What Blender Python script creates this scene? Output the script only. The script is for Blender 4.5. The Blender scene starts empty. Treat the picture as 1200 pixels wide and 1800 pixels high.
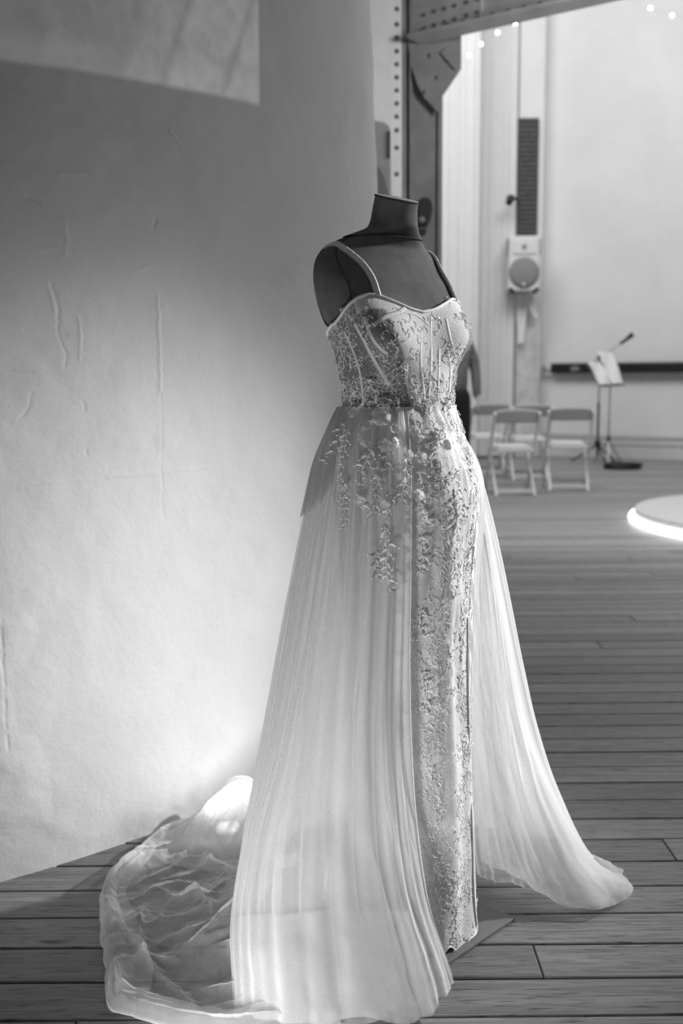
import bpy, math, random
import numpy as np
from mathutils import Vector, Matrix

# ------------------------------------------------------------------ camera
SC = bpy.context.scene
COL = SC.collection
FPX, CAMH = 1750.0, 1.15
PITCH, ROLL = math.atan(245 / 1750.0), math.radians(0.5)
_f = np.array([0, math.cos(PITCH), -math.sin(PITCH)])
_u0 = np.array([0, math.sin(PITCH), math.cos(PITCH)])
_r0 = np.array([1.0, 0, 0])
_r = _r0 * math.cos(ROLL) - _u0 * math.sin(ROLL)
_u = _u0 * math.cos(ROLL) + _r0 * math.sin(ROLL)
_c = np.array([0, 0, CAMH])
cam_data = bpy.data.cameras.new('camera')
cam = bpy.data.objects.new('camera', cam_data)
COL.objects.link(cam)
cam.matrix_world = Matrix(((_r[0], _u[0], -_f[0], 0), (_r[1], _u[1], -_f[1], 0),
                           (_r[2], _u[2], -_f[2], CAMH), (0, 0, 0, 1)))
cam_data.sensor_fit = 'VERTICAL'
cam_data.sensor_height = 36
cam_data.lens = 35
cam_data.dof.use_dof = True
cam_data.dof.focus_distance = 1.95
cam_data.dof.aperture_fstop = 3.2
SC.camera = cam
SC.view_settings.view_transform = 'Standard'
SC.view_settings.look = 'None'
SC.view_settings.exposure = 0.0
SC.view_settings.gamma = 1.0
SC.view_settings.use_curve_mapping = False
try:
    SC.cycles.transparent_max_bounces = 40
    SC.cycles.max_bounces = 10
except Exception:
    pass

# ------------------------------------------------------------------ light
UPLIGHT = 9.0
world = bpy.data.worlds.new('world')
SC.world = world
world.use_nodes = True
world.node_tree.nodes['Background'].inputs[0].default_value = (1, 1, 1, 1)
world.node_tree.nodes['Background'].inputs[1].default_value = 0.10


def area(name, loc, target, sx, sy, power, spread=180):
    d = bpy.data.lights.new(name, 'AREA')
    d.shape = 'RECTANGLE'
    d.size, d.size_y, d.energy = sx, sy, power
    d.spread = math.radians(spread)
    o = bpy.data.objects.new(name, d)
    COL.objects.link(o)
    o.location = loc
    o.rotation_euler = (Vector(target) - Vector(loc)).to_track_quat('-Z', 'Y').to_euler()
    return o


# bright ceiling lights over the far half of the hall and a window far off at the back right
area('hall_light', (1.5, 7.6, 7.2), (2.9, 13.2, 1.6), 8.0, 3.0, 470)
area('back_window_light', (4.4, 6.4, 2.7), (0.4, 1.9, 0.4), 0.7, 1.0, 80)
# unseen fill light added to brighten the steel column and beam
area('column_fill_light', (2.3, 4.2, 2.9), (0.6, 6.3, 2.7), 0.5, 0.5, 20, 110)


def spot(name, loc, target, power, deg, blend, size):
    d = bpy.data.lights.new(name, 'SPOT')
    d.energy, d.spot_size, d.spot_blend, d.shadow_soft_size = power, math.radians(deg), blend, size
    o = bpy.data.objects.new(name, d)
    COL.objects.link(o)
    o.location = loc
    o.rotation_euler = (Vector(target) - Vector(loc)).to_track_quat('-Z', 'Y').to_euler()
    return o


# stage spotlight on the right that is aimed at the gown
spot('stage_spotlight', (4.65, 3.65, 2.8), (.14, 2.04, .66), 1800, 24, 1.0, .10)
# floor lamp in front of the gown on the left, turned up at the gown and the wall
spot('front_uplight', (-.34, 1.20, .07), (.02, 1.95, .45), 26, 120, .9, .12)
UPLIGHT = 0.8
ADDED_UPLIGHT = 1.6  # second floor lamp, added to brighten the wall and the tulle

# ------------------------------------------------------------------ helpers
rng = np.random.default_rng(7)
random.seed(7)


def ray(x, y):
    return _r * (x - 600) / FPX + _u * (900 - y) / FPX + _f


def fl(x, y, z=0.0):
    d = ray(x, y)
    return _c + d * (z - CAMH) / d[2]


def at(x, y, Y):
    d = ray(x, y)
    return _c + d * Y / d[1]


def proj(P):
    v = np.asarray(P) - _c
    w = v @ _f
    return np.stack([600 + FPX * (v @ _r) / w, 900 - FPX * (v @ _u) / w], -1)


def norm(v):
    return v / np.maximum(np.linalg.norm(v, axis=-1, keepdims=True), 1e-9)


def noise2(x, y, seed=0):
    g = np.random.default_rng(seed).random((64, 64)) * 2 - 1
    x, y = np.asarray(x, float), np.asarray(y, float)
    xi, yi = np.floor(x).astype(int), np.floor(y).astype(int)
    fx, fy = x - xi, y - yi
    fx, fy = fx * fx * (3 - 2 * fx), fy * fy * (3 - 2 * fy)
    a, b = g[xi % 64, yi % 64], g[(xi + 1) % 64, yi % 64]
    c, d = g[xi % 64, (yi + 1) % 64], g[(xi + 1) % 64, (yi + 1) % 64]
    return (a * (1 - fx) + b * fx) * (1 - fy) + (c * (1 - fx) + d * fx) * fy


def fbm(x, y, seed=0, n=4):
    s, a = 0, 1.0
    for k in range(n):
        s = s + a * noise2(np.asarray(x) * 2 ** k + 7.3 * k, np.asarray(y) * 2 ** k + 3.1 * k, seed + k)
        a *= 0.5
    return s


def pchip(x, xs, ys):
    """smooth interpolation, ys may be vectors (Catmull tangents)"""
    xs, ys = np.asarray(xs, float), np.asarray(ys, float)
    x = np.clip(np.asarray(x, float), xs[0], xs[-1])
    i = np.clip(np.searchsorted(xs, x, side='right') - 1, 0, len(xs) - 2)
    m = np.empty_like(ys)
    m[1:-1] = (ys[2:] - ys[:-2]) / (xs[2:] - xs[:-2]).reshape((-1,) + (1,) * (ys.ndim - 1))
    m[0] = (ys[1] - ys[0]) / (xs[1] - xs[0])
    m[-1] = (ys[-1] - ys[-2]) / (xs[-1] - xs[-2])
    h = xs[i + 1] - xs[i]
    t = (x - xs[i]) / h
    sh = t.shape + (1,) * (ys.ndim - 1)
    t, h = t.reshape(sh), h.reshape(sh)
    return ((2 * t**3 - 3 * t**2 + 1) * ys[i] + (t**3 - 2 * t**2 + t) * h * m[i]
            + (-2 * t**3 + 3 * t**2) * ys[i + 1] + (t**3 - t**2) * h * m[i + 1])


class MB:
    def __init__(self):
        self.v, self.f, self.n = [], [], 0

    def add(self, v, f):
        v = np.asarray(v, float).reshape(-1, 3)
        self.v.append(v)
        self.f.extend([tuple(int(i) + self.n for i in q) for q in f])
        self.n += len(v)
        return self

    def box(self, c, s, rz=0.0, rot=None):
        c, s = np.array(c, float), np.array(s, float) / 2
        v = np.array([[x, y, z] for z in (-1, 1) for y in (-1, 1) for x in (-1, 1)]) * s
        if rot is not None:
            v = v @ np.array(rot).T
        elif rz:
            cr, sr = math.cos(rz), math.sin(rz)
            v = v @ np.array([[cr, -sr, 0], [sr, cr, 0], [0, 0, 1]]).T
        return self.add(v + c, [(0, 2, 3, 1), (4, 5, 7, 6), (0, 1, 5, 4), (2, 6, 7, 3), (0, 4, 6, 2), (1, 3, 7, 5)])

    def bar(self, a, b, w, h, up=(0, 0, 1)):
        a, b = np.array(a, float), np.array(b, float)
        d = norm(b - a)
        x = norm(np.cross(np.array(up, float), d))
        y = np.cross(d, x)
        L = np.linalg.norm(b - a)
        return self.box((a + b) / 2, (w, h, L), rot=np.stack([x, y, d], 1))

    def tube(self, pts, rad, n=8, cap=True, closed=False, flat=1.0, nrm=None):
        pts = np.asarray(pts, float)
        m = len(pts)
        rad = np.broadcast_to(np.asarray(rad, float), (m,))
        if closed:
            t = norm(np.roll(pts, -1, 0) - np.roll(pts, 1, 0))
        else:
            t = norm(np.gradient(pts, axis=0))
        if nrm is not None:
            a = norm(np.asarray(nrm, float))
            b = norm(np.cross(t, a))
        else:
            ref = np.array([0, 0, 1.0]) if abs(t[:, 2]).mean() < .8 else np.array([1.0, .3, 0])
            b = norm(np.cross(t, ref))
            a = np.cross(b, t)
        k = np.linspace(0, 2 * math.pi, n, endpoint=False)
        v = pts[:, None] + rad[:, None, None] * (np.cos(k)[None, :, None] * b[:, None] + flat * np.sin(k)[None, :, None] * a[:, None])
        f = []
        for i in range(m if closed else m - 1):
            j = (i + 1) % m
            for q in range(n):
                w = (q + 1) % n
                f.append((i * n + q, i * n + w, j * n + w, j * n + q))
        if cap and not closed:
            f.append(tuple(range(n - 1, -1, -1)))
            f.append(tuple((m - 1) * n + q for q in range(n)))
        return self.add(v, f)

    def cyl(self, a, b, r1, r2=None, n=16):
        return self.tube([a, b], [r1, r1 if r2 is None else r2], n)

    def lathe(self, prof, c=(0, 0, 0), n=32, rot=None):
        k = np.linspace(0, 2 * math.pi, n, endpoint=False)
        v = np.array([[[r * math.cos(q), r * math.sin(q), z] for q in k] for r, z in prof]).reshape(-1, 3)
        if rot is not None:
            v = v @ np.array(rot).T
        f = []
        for i in range(len(prof) - 1):
            for q in range(n):
                w = (q + 1) % n
                f.append((i * n + q, i * n + w, (i + 1) * n + w, (i + 1) * n + q))
        f.append(tuple(range(n - 1, -1, -1)))
        f.append(tuple((len(prof) - 1) * n + q for q in range(n)))
        return self.add(v + np.array(c), f)

    def prism(self, poly, d):
        poly = np.asarray(poly, float)
        m = len(poly)
        f = [tuple(range(m)), tuple(range(2 * m - 1, m - 1, -1))]
        f += [(i, i + m, (i + 1) % m + m, (i + 1) % m) for i in range(m)]
        return self.add(np.concatenate([poly, poly + np.array(d)]), f)

    def sphere(self, c, r, n=10, m=6, sc=(1, 1, 1)):
        prof = [(max(1e-4, math.sin(math.pi * i / m)), -math.cos(math.pi * i / m)) for i in range(m + 1)]
        v0, n0 = self.n, len(self.v)
        self.lathe(prof, n=n)
        self.v[-1] = self.v[-1] * r * np.array(sc) + np.array(c)
        return self

    def build(self, name, m, parent=None, smooth=False, bevel=0.0, **kw):
        V = np.concatenate(self.v) if self.v else np.zeros((0, 3))
        return mesh_obj(name, V, self.f, m, parent, smooth, bevel, **kw)


def tag(o, label=None, cat=None, group=None, kind=None):
    for k, v in (('label', label), ('category', cat), ('group', group), ('kind', kind)):
        if v:
            o[k] = v
    return o


def mesh_obj(name, V, Fc, m, parent=None, smooth=False, bevel=0.0, local=False, uv=None, smooth_angle=None):
    V = np.asarray(V, float)
    if parent is not None and not local:
        p, off = parent, np.zeros(3)
        while p is not None:
            off = off + np.array(p.location)
            p = p.parent
        V = V - off
    me = bpy.data.meshes.new(name)
    if isinstance(Fc, np.ndarray):
        me.vertices.add(len(V))
        me.vertices.foreach_set('co', V.astype(np.float32).ravel())
        nf = len(Fc)
        me.loops.add(nf * 4)
        me.loops.foreach_set('vertex_index', Fc.astype(np.int32).ravel())
        me.polygons.add(nf)
        me.polygons.foreach_set('loop_start', np.arange(0, nf * 4, 4, dtype=np.int32))
        me.polygons.foreach_set('loop_total', np.full(nf, 4, dtype=np.int32))
        me.update(calc_edges=True)
    else:
        me.from_pydata([tuple(q) for q in V], [], Fc)
        me.update()
    me.validate()
    if uv is not None:
        lay = me.uv_layers.new(name='UVMap')
        idx = np.empty(len(me.loops), dtype=np.int32)
        me.loops.foreach_get('vertex_index', idx)
        lay.data.foreach_set('uv', np.asarray(uv, np.float32)[idx].ravel())
    if smooth:
        me.polygons.foreach_set('use_smooth', [True] * len(me.polygons))
    if m is not None:
        me.materials.append(m)
    o = bpy.data.objects.new(name, me)
    COL.objects.link(o)
    if parent is not None:
        o.parent = parent
    if bevel:
        b = o.modifiers.new('bevel', 'BEVEL')
        b.width, b.segments, b.limit_method = bevel, 2, 'ANGLE'
    return o


def grid_faces(nu, nv, closed_u=False):
    i = np.arange(nu if closed_u else nu - 1)
    j = np.arange(nv - 1)
    I, J = np.meshgrid(i, j, indexing='ij')
    I2 = (I + 1) % nu
    return np.stack([I * nv + J, I2 * nv + J, I2 * nv + J + 1, I * nv + J + 1], -1).reshape(-1, 4)


def grid_obj(name, P, m, parent=None, closed_u=False, uv=None):
    nu, nv = P.shape[:2]
    return mesh_obj(name, P.reshape(-1, 3), grid_faces(nu, nv, closed_u), m, parent, True,
                    uv=None if uv is None else uv.reshape(-1, 2))


def empty(name, loc, label, cat, group=None, rz=0.0):
    o = bpy.data.objects.new(name, None)
    COL.objects.link(o)
    o.location = loc
    o.rotation_euler = (0, 0, rz)
    o.empty_display_size = 0.1
    return tag(o, label, cat, group)


def copy_tree(o, parent=None):
    c = o.copy()
    COL.objects.link(c)
    c.parent = parent
    for ch in o.children:
        copy_tree(ch, c)
    return c


# ------------------------------------------------------------------ materials
def nodes(name):
    m = bpy.data.materials.new(name)
    m.use_nodes = True
    nt = m.node_tree
    return m, nt, nt.nodes['Principled BSDF']


def N(nt, typ, **kw):
    n = nt.nodes.new(typ)
    for k, v in kw.items():
        if k.startswith('i_'):
            n.inputs[k[2:].replace('_', ' ')].default_value = v
        else:
            setattr(n, k, v)
    return n


def math_n(nt, op, a, b=None, clamp=False):
    n = N(nt, 'ShaderNodeMath', operation=op, use_clamp=clamp)
    for i, q in enumerate((a, b)):
        if q is None:
            continue
        if isinstance(q, (int, float)):
            n.inputs[i].default_value = q
        else:
            nt.links.new(q, n.inputs[i])
    return n.outputs[0]


def ramp(nt, src, stops):
    n = N(nt, 'ShaderNodeValToRGB')
    e = n.color_ramp.elements
    while len(e) < len(stops):
        e.new(0.5)
    for q, (p, c) in zip(e, stops):
        q.position, q.color = p, (c, c, c, 1)
    nt.links.new(src, n.inputs[0])
    return n.outputs[0]


def coords(nt, kind='Object', scale=(1, 1, 1), rand=False):
    tc = N(nt, 'ShaderNodeTexCoord')
    mp = N(nt, 'ShaderNodeMapping')
    mp.inputs['Scale'].default_value = scale
    nt.links.new(tc.outputs[kind], mp.inputs[0])
    if rand:
        oi = N(nt, 'ShaderNodeObjectInfo')
        v = N(nt, 'ShaderNodeVectorMath', operation='SCALE')
        v.inputs[0].default_value = (37.0, 19.0, 11.0)
        nt.links.new(oi.outputs['Random'], v.inputs['Scale'])
        nt.links.new(v.outputs[0], mp.inputs['Location'])
    return mp.outputs[0]


def noise(nt, vec, scale, detail=4, rough=.55, dist=0.0):
    n = N(nt, 'ShaderNodeTexNoise')
    n.inputs['Scale'].default_value = scale
    n.inputs['Detail'].default_value = detail
    n.inputs['Roughness'].default_value = rough
    n.inputs['Distortion'].default_value = dist
    nt.links.new(vec, n.inputs['Vector'])
    return n.outputs[0]


def bump(nt, bs, h, strength=.3, dist=.01):
    b = N(nt, 'ShaderNodeBump')
    b.inputs['Strength'].default_value = strength
    b.inputs['Distance'].default_value = dist
    nt.links.new(h, b.inputs['Height'])
    nt.links.new(b.outputs[0], bs.inputs['Normal'])


def plain(name, c, rough=.6, var=.12, scale=30, spec=.5, metal=0.0, bmp=.0, bscale=None):
    m, nt, bs = nodes(name)
    v = coords(nt)
    k = noise(nt, v, scale)
    nt.links.new(ramp(nt, k, [(.3, c * (1 - var)), (.7, min(1, c * (1 + var)))]), bs.inputs['Base Color'])
    bs.inputs['Roughness'].default_value = rough
    bs.inputs['Specular IOR Level'].default_value = spec
    bs.inputs['Metallic'].default_value = metal
    if bmp:
        bump(nt, bs, noise(nt, v, bscale or scale * 4), bmp, .004)
    return m


def emit(name, s):
    m, nt, bs = nodes(name)
    bs.inputs['Base Color'].default_value = (.9, .9, .9, 1)
    bs.inputs['Emission Color'].default_value = (1, 1, 1, 1)
    bs.inputs['Emission Strength'].default_value = s
    return m


M_plaster, nt, bs = nodes('plaster')
v = coords(nt)
nt.links.new(ramp(nt, noise(nt, v, 2.2, 6), [(.3, .67), (.7, .75)]), bs.inputs['Base Color'])
bs.inputs['Roughness'].default_value = .8
bs.inputs['Specular IOR Level'].default_value = .25
bump(nt, bs, math_n(nt, 'ADD', noise(nt, v, 60, 5, .6), math_n(nt, 'MULTIPLY', noise(nt, v, 14, 4), 1.5)), .16, .006)

M_white_wall = plain('painted_wall', .78, .75, .05, 1.3, .2, bmp=.1, bscale=25)
M_wall_trim = plain('wall_trim_paint', .66, .6, .05, 3)
M_steel_light = plain('pale_steel_and_lit_flange', .68, .5, .07, 9)  # on the column flange this paleness stands in for light falling on it
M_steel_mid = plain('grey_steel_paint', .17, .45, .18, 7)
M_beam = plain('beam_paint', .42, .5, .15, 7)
M_steel_dark = plain('dark_steel_and_gap_shade', .10, .5, .2, 8)
M_rivet = plain('rivet_paint', .10, .5, .1, 40)
M_black = plain('black_plastic', .012, .4, .2, 30)
M_black_metal = plain('black_metal', .02, .35, .2, 30)
M_chrome_grey = plain('grey_metal', .35, .35, .1, 40, metal=.6)
M_box_grey = plain('grey_cabinet', .5, .6, .06, 10)
M_speaker_white = plain('white_cabinet', .72, .5, .03, 10)
M_cone = plain('grey_speaker_mesh', .26, .8, .1, 300, bmp=.3)
M_pillar = plain('worn_pillar_paint', .60, .8, .25, 5, .2, bmp=.2)
M_ribbed = plain('dark_ribbed_grey', .085, .7, .25, 14, .3)
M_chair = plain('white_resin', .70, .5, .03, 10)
M_chair_back = plain('darker_resin', .44, .5, .03, 10)  # backrests have a darker tone than the rails
M_chair_pad = plain('white_vinyl', .74, .45, .03, 10)
M_paper = plain('white_paper', .78, .8, .04, 20)
M_podium = plain('white_podium', .66, .4, .02, 6)
M_led = emit('led_strip', 2.5)
M_bulb = emit('fairy_bulb', 30.0)
M_wire = plain('clear_wire', .5, .4, .05, 20)
M_skin = plain('skin', .42, .55, .05, 40)
M_shirt = plain('grey_shirt', .16, .85, .3, 18, .2, bmp=.3)
M_trousers = plain('dark_trousers', .02, .85, .1, 30, .2)
M_hair = plain('dark_hair', .03, .6, .3, 90)
M_shoe = plain('black_shoe', .02, .4, .1, 30)

# mannequin linen
M_linen, nt, bs = nodes('grey_linen')
v = coords(nt)
w1 = N(nt, 'ShaderNodeTexWave', wave_type='BANDS', bands_direction='Z')
w1.inputs['Scale'].default_value = 260
nt.links.new(v, w1.inputs[0])
w2 = N(nt, 'ShaderNodeTexWave', wave_type='BANDS', bands_direction='X')
w2.inputs['Scale'].default_value = 260
nt.links.new(v, w2.inputs[0])
nt.links.new(ramp(nt, noise(nt, v, 45, 5), [(.3, .135), (.75, .175)]), bs.inputs['Base Color'])
bs.inputs['Roughness'].default_value = .9
bs.inputs['Specular IOR Level'].default_value = .15
bump(nt, bs, math_n(nt, 'ADD', w1.outputs[1], w2.outputs[1]), .1, .001)
M_seam = plain('linen_seam', .07, .9, .1, 40, .1)
M_plate = plain('grey_plate', .16, .45, .1, 12)


def wood(name, lo, hi, band=False):
    m, nt, bs = nodes(name)
    v = coords(nt, rand=not band)
    mp = N(nt, 'ShaderNodeMapping')
    mp.inputs['Scale'].default_value = (1.5, 42, 42)
    nt.links.new(v, mp.inputs[0])
    n1 = noise(nt, mp.outputs[0], 1.6, 7, .62, 1.1)
    mp2 = N(nt, 'ShaderNodeMapping')
    mp2.inputs['Scale'].default_value = (15, 330, 60)
    nt.links.new(v, mp2.inputs[0])
    n2 = noise(nt, mp2.outputs[0], 1.0, 3, .5)
    base = ramp(nt, n1, [(.28, lo), (.5, (lo + hi) / 2), (.72, hi)])
    pores = ramp(nt, n2, [(.33, .2), (.43, 1.0)])
    mx = N(nt, 'ShaderNodeMix', data_type='RGBA', blend_type='MULTIPLY')
    mx.inputs[0].default_value = .9
    nt.links.new(base, mx.inputs[6])
    nt.links.new(pores, mx.inputs[7])
    # knots
    mp3 = N(nt, 'ShaderNodeMapping')
    mp3.inputs['Scale'].default_value = (2.2, 7, 7)
    nt.links.new(v, mp3.inputs[0])
    vo = N(nt, 'ShaderNodeTexVoronoi')
    vo.inputs['Scale'].default_value = 1.0
    nt.links.new(mp3.outputs[0], vo.inputs['Vector'])
    kn = ramp(nt, vo.outputs['Distance'], [(.03, .3), (.09, 1.0)])
    mk = N(nt, 'ShaderNodeMix', data_type='RGBA', blend_type='MULTIPLY')
    mk.inputs[0].default_value = .8
    nt.links.new(mx.outputs[2], mk.inputs[6])
    nt.links.new(kn, mk.inputs[7])
    out = mk.outputs[2]
    if not band:
        oi = N(nt, 'ShaderNodeObjectInfo')
        tint = ramp(nt, oi.outputs['Random'], [(0, .72), (1, 1.18)])
        mt = N(nt, 'ShaderNodeMix', data_type='RGBA', blend_type='MULTIPLY')
        mt.inputs[0].default_value = 1
        nt.links.new(out, mt.inputs[6])
        nt.links.new(tint, mt.inputs[7])
        out = mt.outputs[2]
    else:
        # narrow dark joints between the boards that are too far off to pick apart
        g = N(nt, 'ShaderNodeTexCoord')
        sx = N(nt, 'ShaderNodeSeparateXYZ')
        nt.links.new(g.outputs['Object'], sx.inputs[0])
        fr = math_n(nt, 'FRACT', math_n(nt, 'DIVIDE', sx.outputs[1], BOARD))
        jt = ramp(nt, fr, [(0, .3), (.05, 1), (.95, 1), (1, .3)])
        rowid = math_n(nt, 'FLOOR', math_n(nt, 'DIVIDE', sx.outputs[1], BOARD))
        wn = N(nt, 'ShaderNodeTexWhiteNoise', noise_dimensions='1D')
        nt.links.new(rowid, wn.inputs['W'])
        tint = ramp(nt, wn.outputs[0], [(0, .75), (1, 1.15)])
        mt = N(nt, 'ShaderNodeMix', data_type='RGBA', blend_type='MULTIPLY')
        mt.inputs[0].default_value = 1
        nt.links.new(out, mt.inputs[6])
        nt.links.new(tint, mt.inputs[7])
        m2 = N(nt, 'ShaderNodeMix', data_type='RGBA', blend_type='MULTIPLY')
        m2.inputs[0].default_value = 1
        nt.links.new(mt.outputs[2], m2.inputs[6])
        nt.links.new(jt, m2.inputs[7])
        out = m2.outputs[2]
    nt.links.new(out, bs.inputs['Base Color'])
    nt.links.new(ramp(nt, n1, [(.3, .42), (.7, .58)]), bs.inputs['Roughness'])
    bs.inputs['Specular IOR Level'].default_value = .4
    bump(nt, bs, math_n(nt, 'ADD', n1, n2), .25, .003)
    return m


BOARD = 0.1135
BOARD0 = 1.7635          # a joint lies here
M_wood = wood('worn_floorboard', .125, .31)
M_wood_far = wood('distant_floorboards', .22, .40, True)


def tulle(name, cov, col=.86):
    """fine net: a share of thread, a share of holes; seen edge-on the threads close up"""
    m, nt, bs = nodes(name)
    nt.nodes.remove(bs)
    out = nt.nodes['Material Output']
    lw = N(nt, 'ShaderNodeLayerWeight')
    lw.inputs['Blend'].default_value = .5
    cosv = math_n(nt, 'MAXIMUM', math_n(nt, 'SUBTRACT', 1.0, lw.outputs['Facing']), .16)
    v = coords(nt)
    var = ramp(nt, noise(nt, v, 900, 2), [(.3, .8), (.7, 1.2)])
    fac = math_n(nt, 'MINIMUM', math_n(nt, 'MULTIPLY', math_n(nt, 'DIVIDE', cov, cosv), var), .93)
    tr = N(nt, 'ShaderNodeBsdfTransparent')
    df = N(nt, 'ShaderNodeBsdfDiffuse')
    df.inputs[0].default_value = (col, col, col, 1)
    tl = N(nt, 'ShaderNodeBsdfTranslucent')
    tl.inputs[0].default_value = (col, col, col, 1)
    mx = N(nt, 'ShaderNodeMixShader')
    mx.inputs[0].default_value = .5
    nt.links.new(df.outputs[0], mx.inputs[1])
    nt.links.new(tl.outputs[0], mx.inputs[2])
    m2 = N(nt, 'ShaderNodeMixShader')
    nt.links.new(fac, m2.inputs[0])
    nt.links.new(tr.outputs[0], m2.inputs[1])
    nt.links.new(mx.outputs[0], m2.inputs[2])
    nt.links.new(m2.outputs[0], out.inputs[0])
    return m


M_tulle = tulle('white_tulle', .41, .92)
M_tulle_train = tulle('train_tulle', .28, .92)
M_drape = plain('sheer_drape', .77, .9, .02, 6, .1)


def lace(name, lo, hi, sc, w=.09, lined=False):
    m, nt, bs = nodes(name)
    v = coords(nt)
    nz = N(nt, 'ShaderNodeTexNoise')
    nz.inputs['Scale'].default_value = 14
    nt.links.new(v, nz.inputs['Vector'])
    wv = N(nt, 'ShaderNodeVectorMath', operation='MULTIPLY_ADD')
    wv.inputs[1].default_value = (.08, .08, .08)
    nt.links.new(nz.outputs['Color'], wv.inputs[0])
    nt.links.new(v, wv.inputs[2])
    hs = []
    for k, (s, q) in enumerate(((sc, w), (sc * 2.3, w * 1.1))):
        vo = N(nt, 'ShaderNodeTexVoronoi', feature='DISTANCE_TO_EDGE')
        vo.inputs['Scale'].default_value = s
        nt.links.new(wv.outputs[0], vo.inputs['Vector'])
        hs.append(ramp(nt, vo.outputs['Distance'], [(q * .35, 1), (q, 0)]))
    h = math_n(nt, 'MAXIMUM', hs[0], math_n(nt, 'MULTIPLY', hs[1], .7))
    patch = ramp(nt, noise(nt, v, 16, 3), [(.42, .25), (.6, 1)])
    h = math_n(nt, 'MULTIPLY', h, patch)
    colr = ramp(nt, h, [(0, lo), (1, hi)])
    if lined:                                       # the middle panel is backed with white lining, the sides are bare net
        at_ = N(nt, 'ShaderNodeAttribute', attribute_name='lining')
        mx = N(nt, 'ShaderNodeMix', data_type='RGBA')
        nt.links.new(at_.outputs['Fac'], mx.inputs[0])
        nt.links.new(colr, mx.inputs[6])
        nt.links.new(ramp(nt, h, [(0, .68), (1, .86)]), mx.inputs[7])
        colr = mx.outputs[2]
    nt.links.new(colr, bs.inputs['Base Color'])
    bs.inputs['Roughness'].default_value = .8
    bs.inputs['Specular IOR Level'].default_value = .2
    bump(nt, bs, h, .3, .0012)
    return m


M_lace = lace('skirt_lace', .70, .9, 80, .16)
M_bodice = lace('bodice_lace', .17, .62, 92, .10, True)
M_thread = plain('white_embroidery', .84, .7, .03, 60, .3)
M_satin = plain('white_satin', .80, .45, .03, 50, .5)
M_bead = plain('clear_bead', .9, .12, .02, 50, .9)
M_petal = tulle('organza_petal', .66, .95)

# ------------------------------------------------------------------ the setting
# floor: single boards near the camera, one slab with the same board pattern beyond
y_far = BOARD0 + 40 * BOARD                                     # boards are separate up to here
fb = MB()
fb.box((1.5, (0.3 + y_far) / 2, -.055), (13, y_far - .3, .05))      # dark bed under the boards
floor = fb.build('floor', plain('dark_joint_bed', .015, .9))
tag(floor, kind='structure')
fs = MB()
fs.box((1.5, (16.5 - y_far) / 2, -.02), (13, 16.5 - y_far, .04))
slab = mesh_obj('distant_boards', np.concatenate(fs.v) , fs.f, M_wood_far, floor, local=True)
slab.location = (0, y_far, 0)
tag(slab, kind='stuff')
plank_mesh = {}
for L in (1.7, 2.3, 3.1):
    w, t, g = BOARD - .0045, .028, .0022
    v = [(-L / 2, -w / 2, -t), (L / 2, -w / 2, -t), (L / 2, w / 2, -t), (-L / 2, w / 2, -t),
         (-L / 2, -w / 2, -g), (L / 2, -w / 2, -g), (L / 2, w / 2, -g), (-L / 2, w / 2, -g),
         (-L / 2 + g, -w / 2 + g, 0), (L / 2 - g, -w / 2 + g, 0), (L / 2 - g, w / 2 - g, 0), (-L / 2 + g, w / 2 - g, 0)]
    f = [(0, 3, 2, 1), (8, 9, 10, 11)]
    for a in (0, 4):
        for k in range(4):
            f.append((a + k, a + (k + 1) % 4, a + 4 + (k + 1) % 4, a + 4 + k))
    me = bpy.data.meshes.new('plank')
    me.from_pydata(v, [], f)
    me.materials.append(M_wood)
    plank_mesh[L] = me
for row in range(-4, 40):
    yc = BOARD0 + (row + .5) * BOARD
    x = -2.6 - random.random() * 2.2
    while x < 4.2 + .25 * max(0, row * BOARD):
        L = random.choice((1.7, 2.3, 3.1))
        o = bpy.data.objects.new('plank', plank_mesh[L])
        COL.objects.link(o)
        o.parent = floor
        o.location = (x + L / 2, yc, random.uniform(-.0015, 0.0))
        o.rotation_euler = (random.uniform(-.004, .004), 0, 0)
        x += L + .0025

# curved plaster wall on the left
wp = [np.array([-2.3, 1.35, 0]), np.array([-1.5, 1.75, 0]), fl(0, 1548), fl(100, 1519), fl(185, 1490), fl(270, 1466), fl(365, 1415),
      np.array([-.16, 2.78, 0]), np.array([.03, 3.03, 0]), np.array([.14, 3.3, 0]), np.array([.21, 3.65, 0]),
      np.array([.16, 4.05, 0]), np.array([.0, 4.35, 0]), np.array([-.4, 4.5, 0]), np.array([-1.4, 4.75, 0]), np.array([-2.6, 4.8, 0])]
wp = np.array(wp)[:, :2]
cs = np.concatenate([[0], np.cumsum(np.linalg.norm(np.diff(wp, axis=0), axis=1))])
NS, NZ = 820, 640
sv = np.concatenate([np.linspace(0, cs[1], 30)[:-1], np.linspace(cs[1], cs[10], 730), np.linspace(cs[10], cs[-1], 62)[1:]])
wxy = pchip(sv, cs, wp)
sf = np.linspace(0, cs[-1], 760)
wf = pchip(sf, cs, wp)
for _ in range(1600):
    wf[1:-1] = (wf[:-2] + 2 * wf[1:-1] + wf[2:]) / 4
wxy = pchip(sv, sf, wf)
tg = norm(np.gradient(wxy, sv, axis=0))
wn = np.stack([tg[:, 1], -tg[:, 0]], -1)                        # outward, towards the room
zv = np.concatenate([np.linspace(-.005, 2.3, NZ - 40), np.linspace(2.3, 3.4, 41)[1:]])
S, Z = np.meshgrid(sv, zv, indexing='ij')
disp = .0022 * fbm(S * 1.7, Z * 1.7, 11, 4) + .0012 * fbm(S * 9, Z * 9, 21, 3) \
    + .0016 * np.maximum(0, fbm(S * 4, Z * 5, 31, 4) - .35) * 3
Pw = np.empty((NS, NZ, 3))
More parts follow.
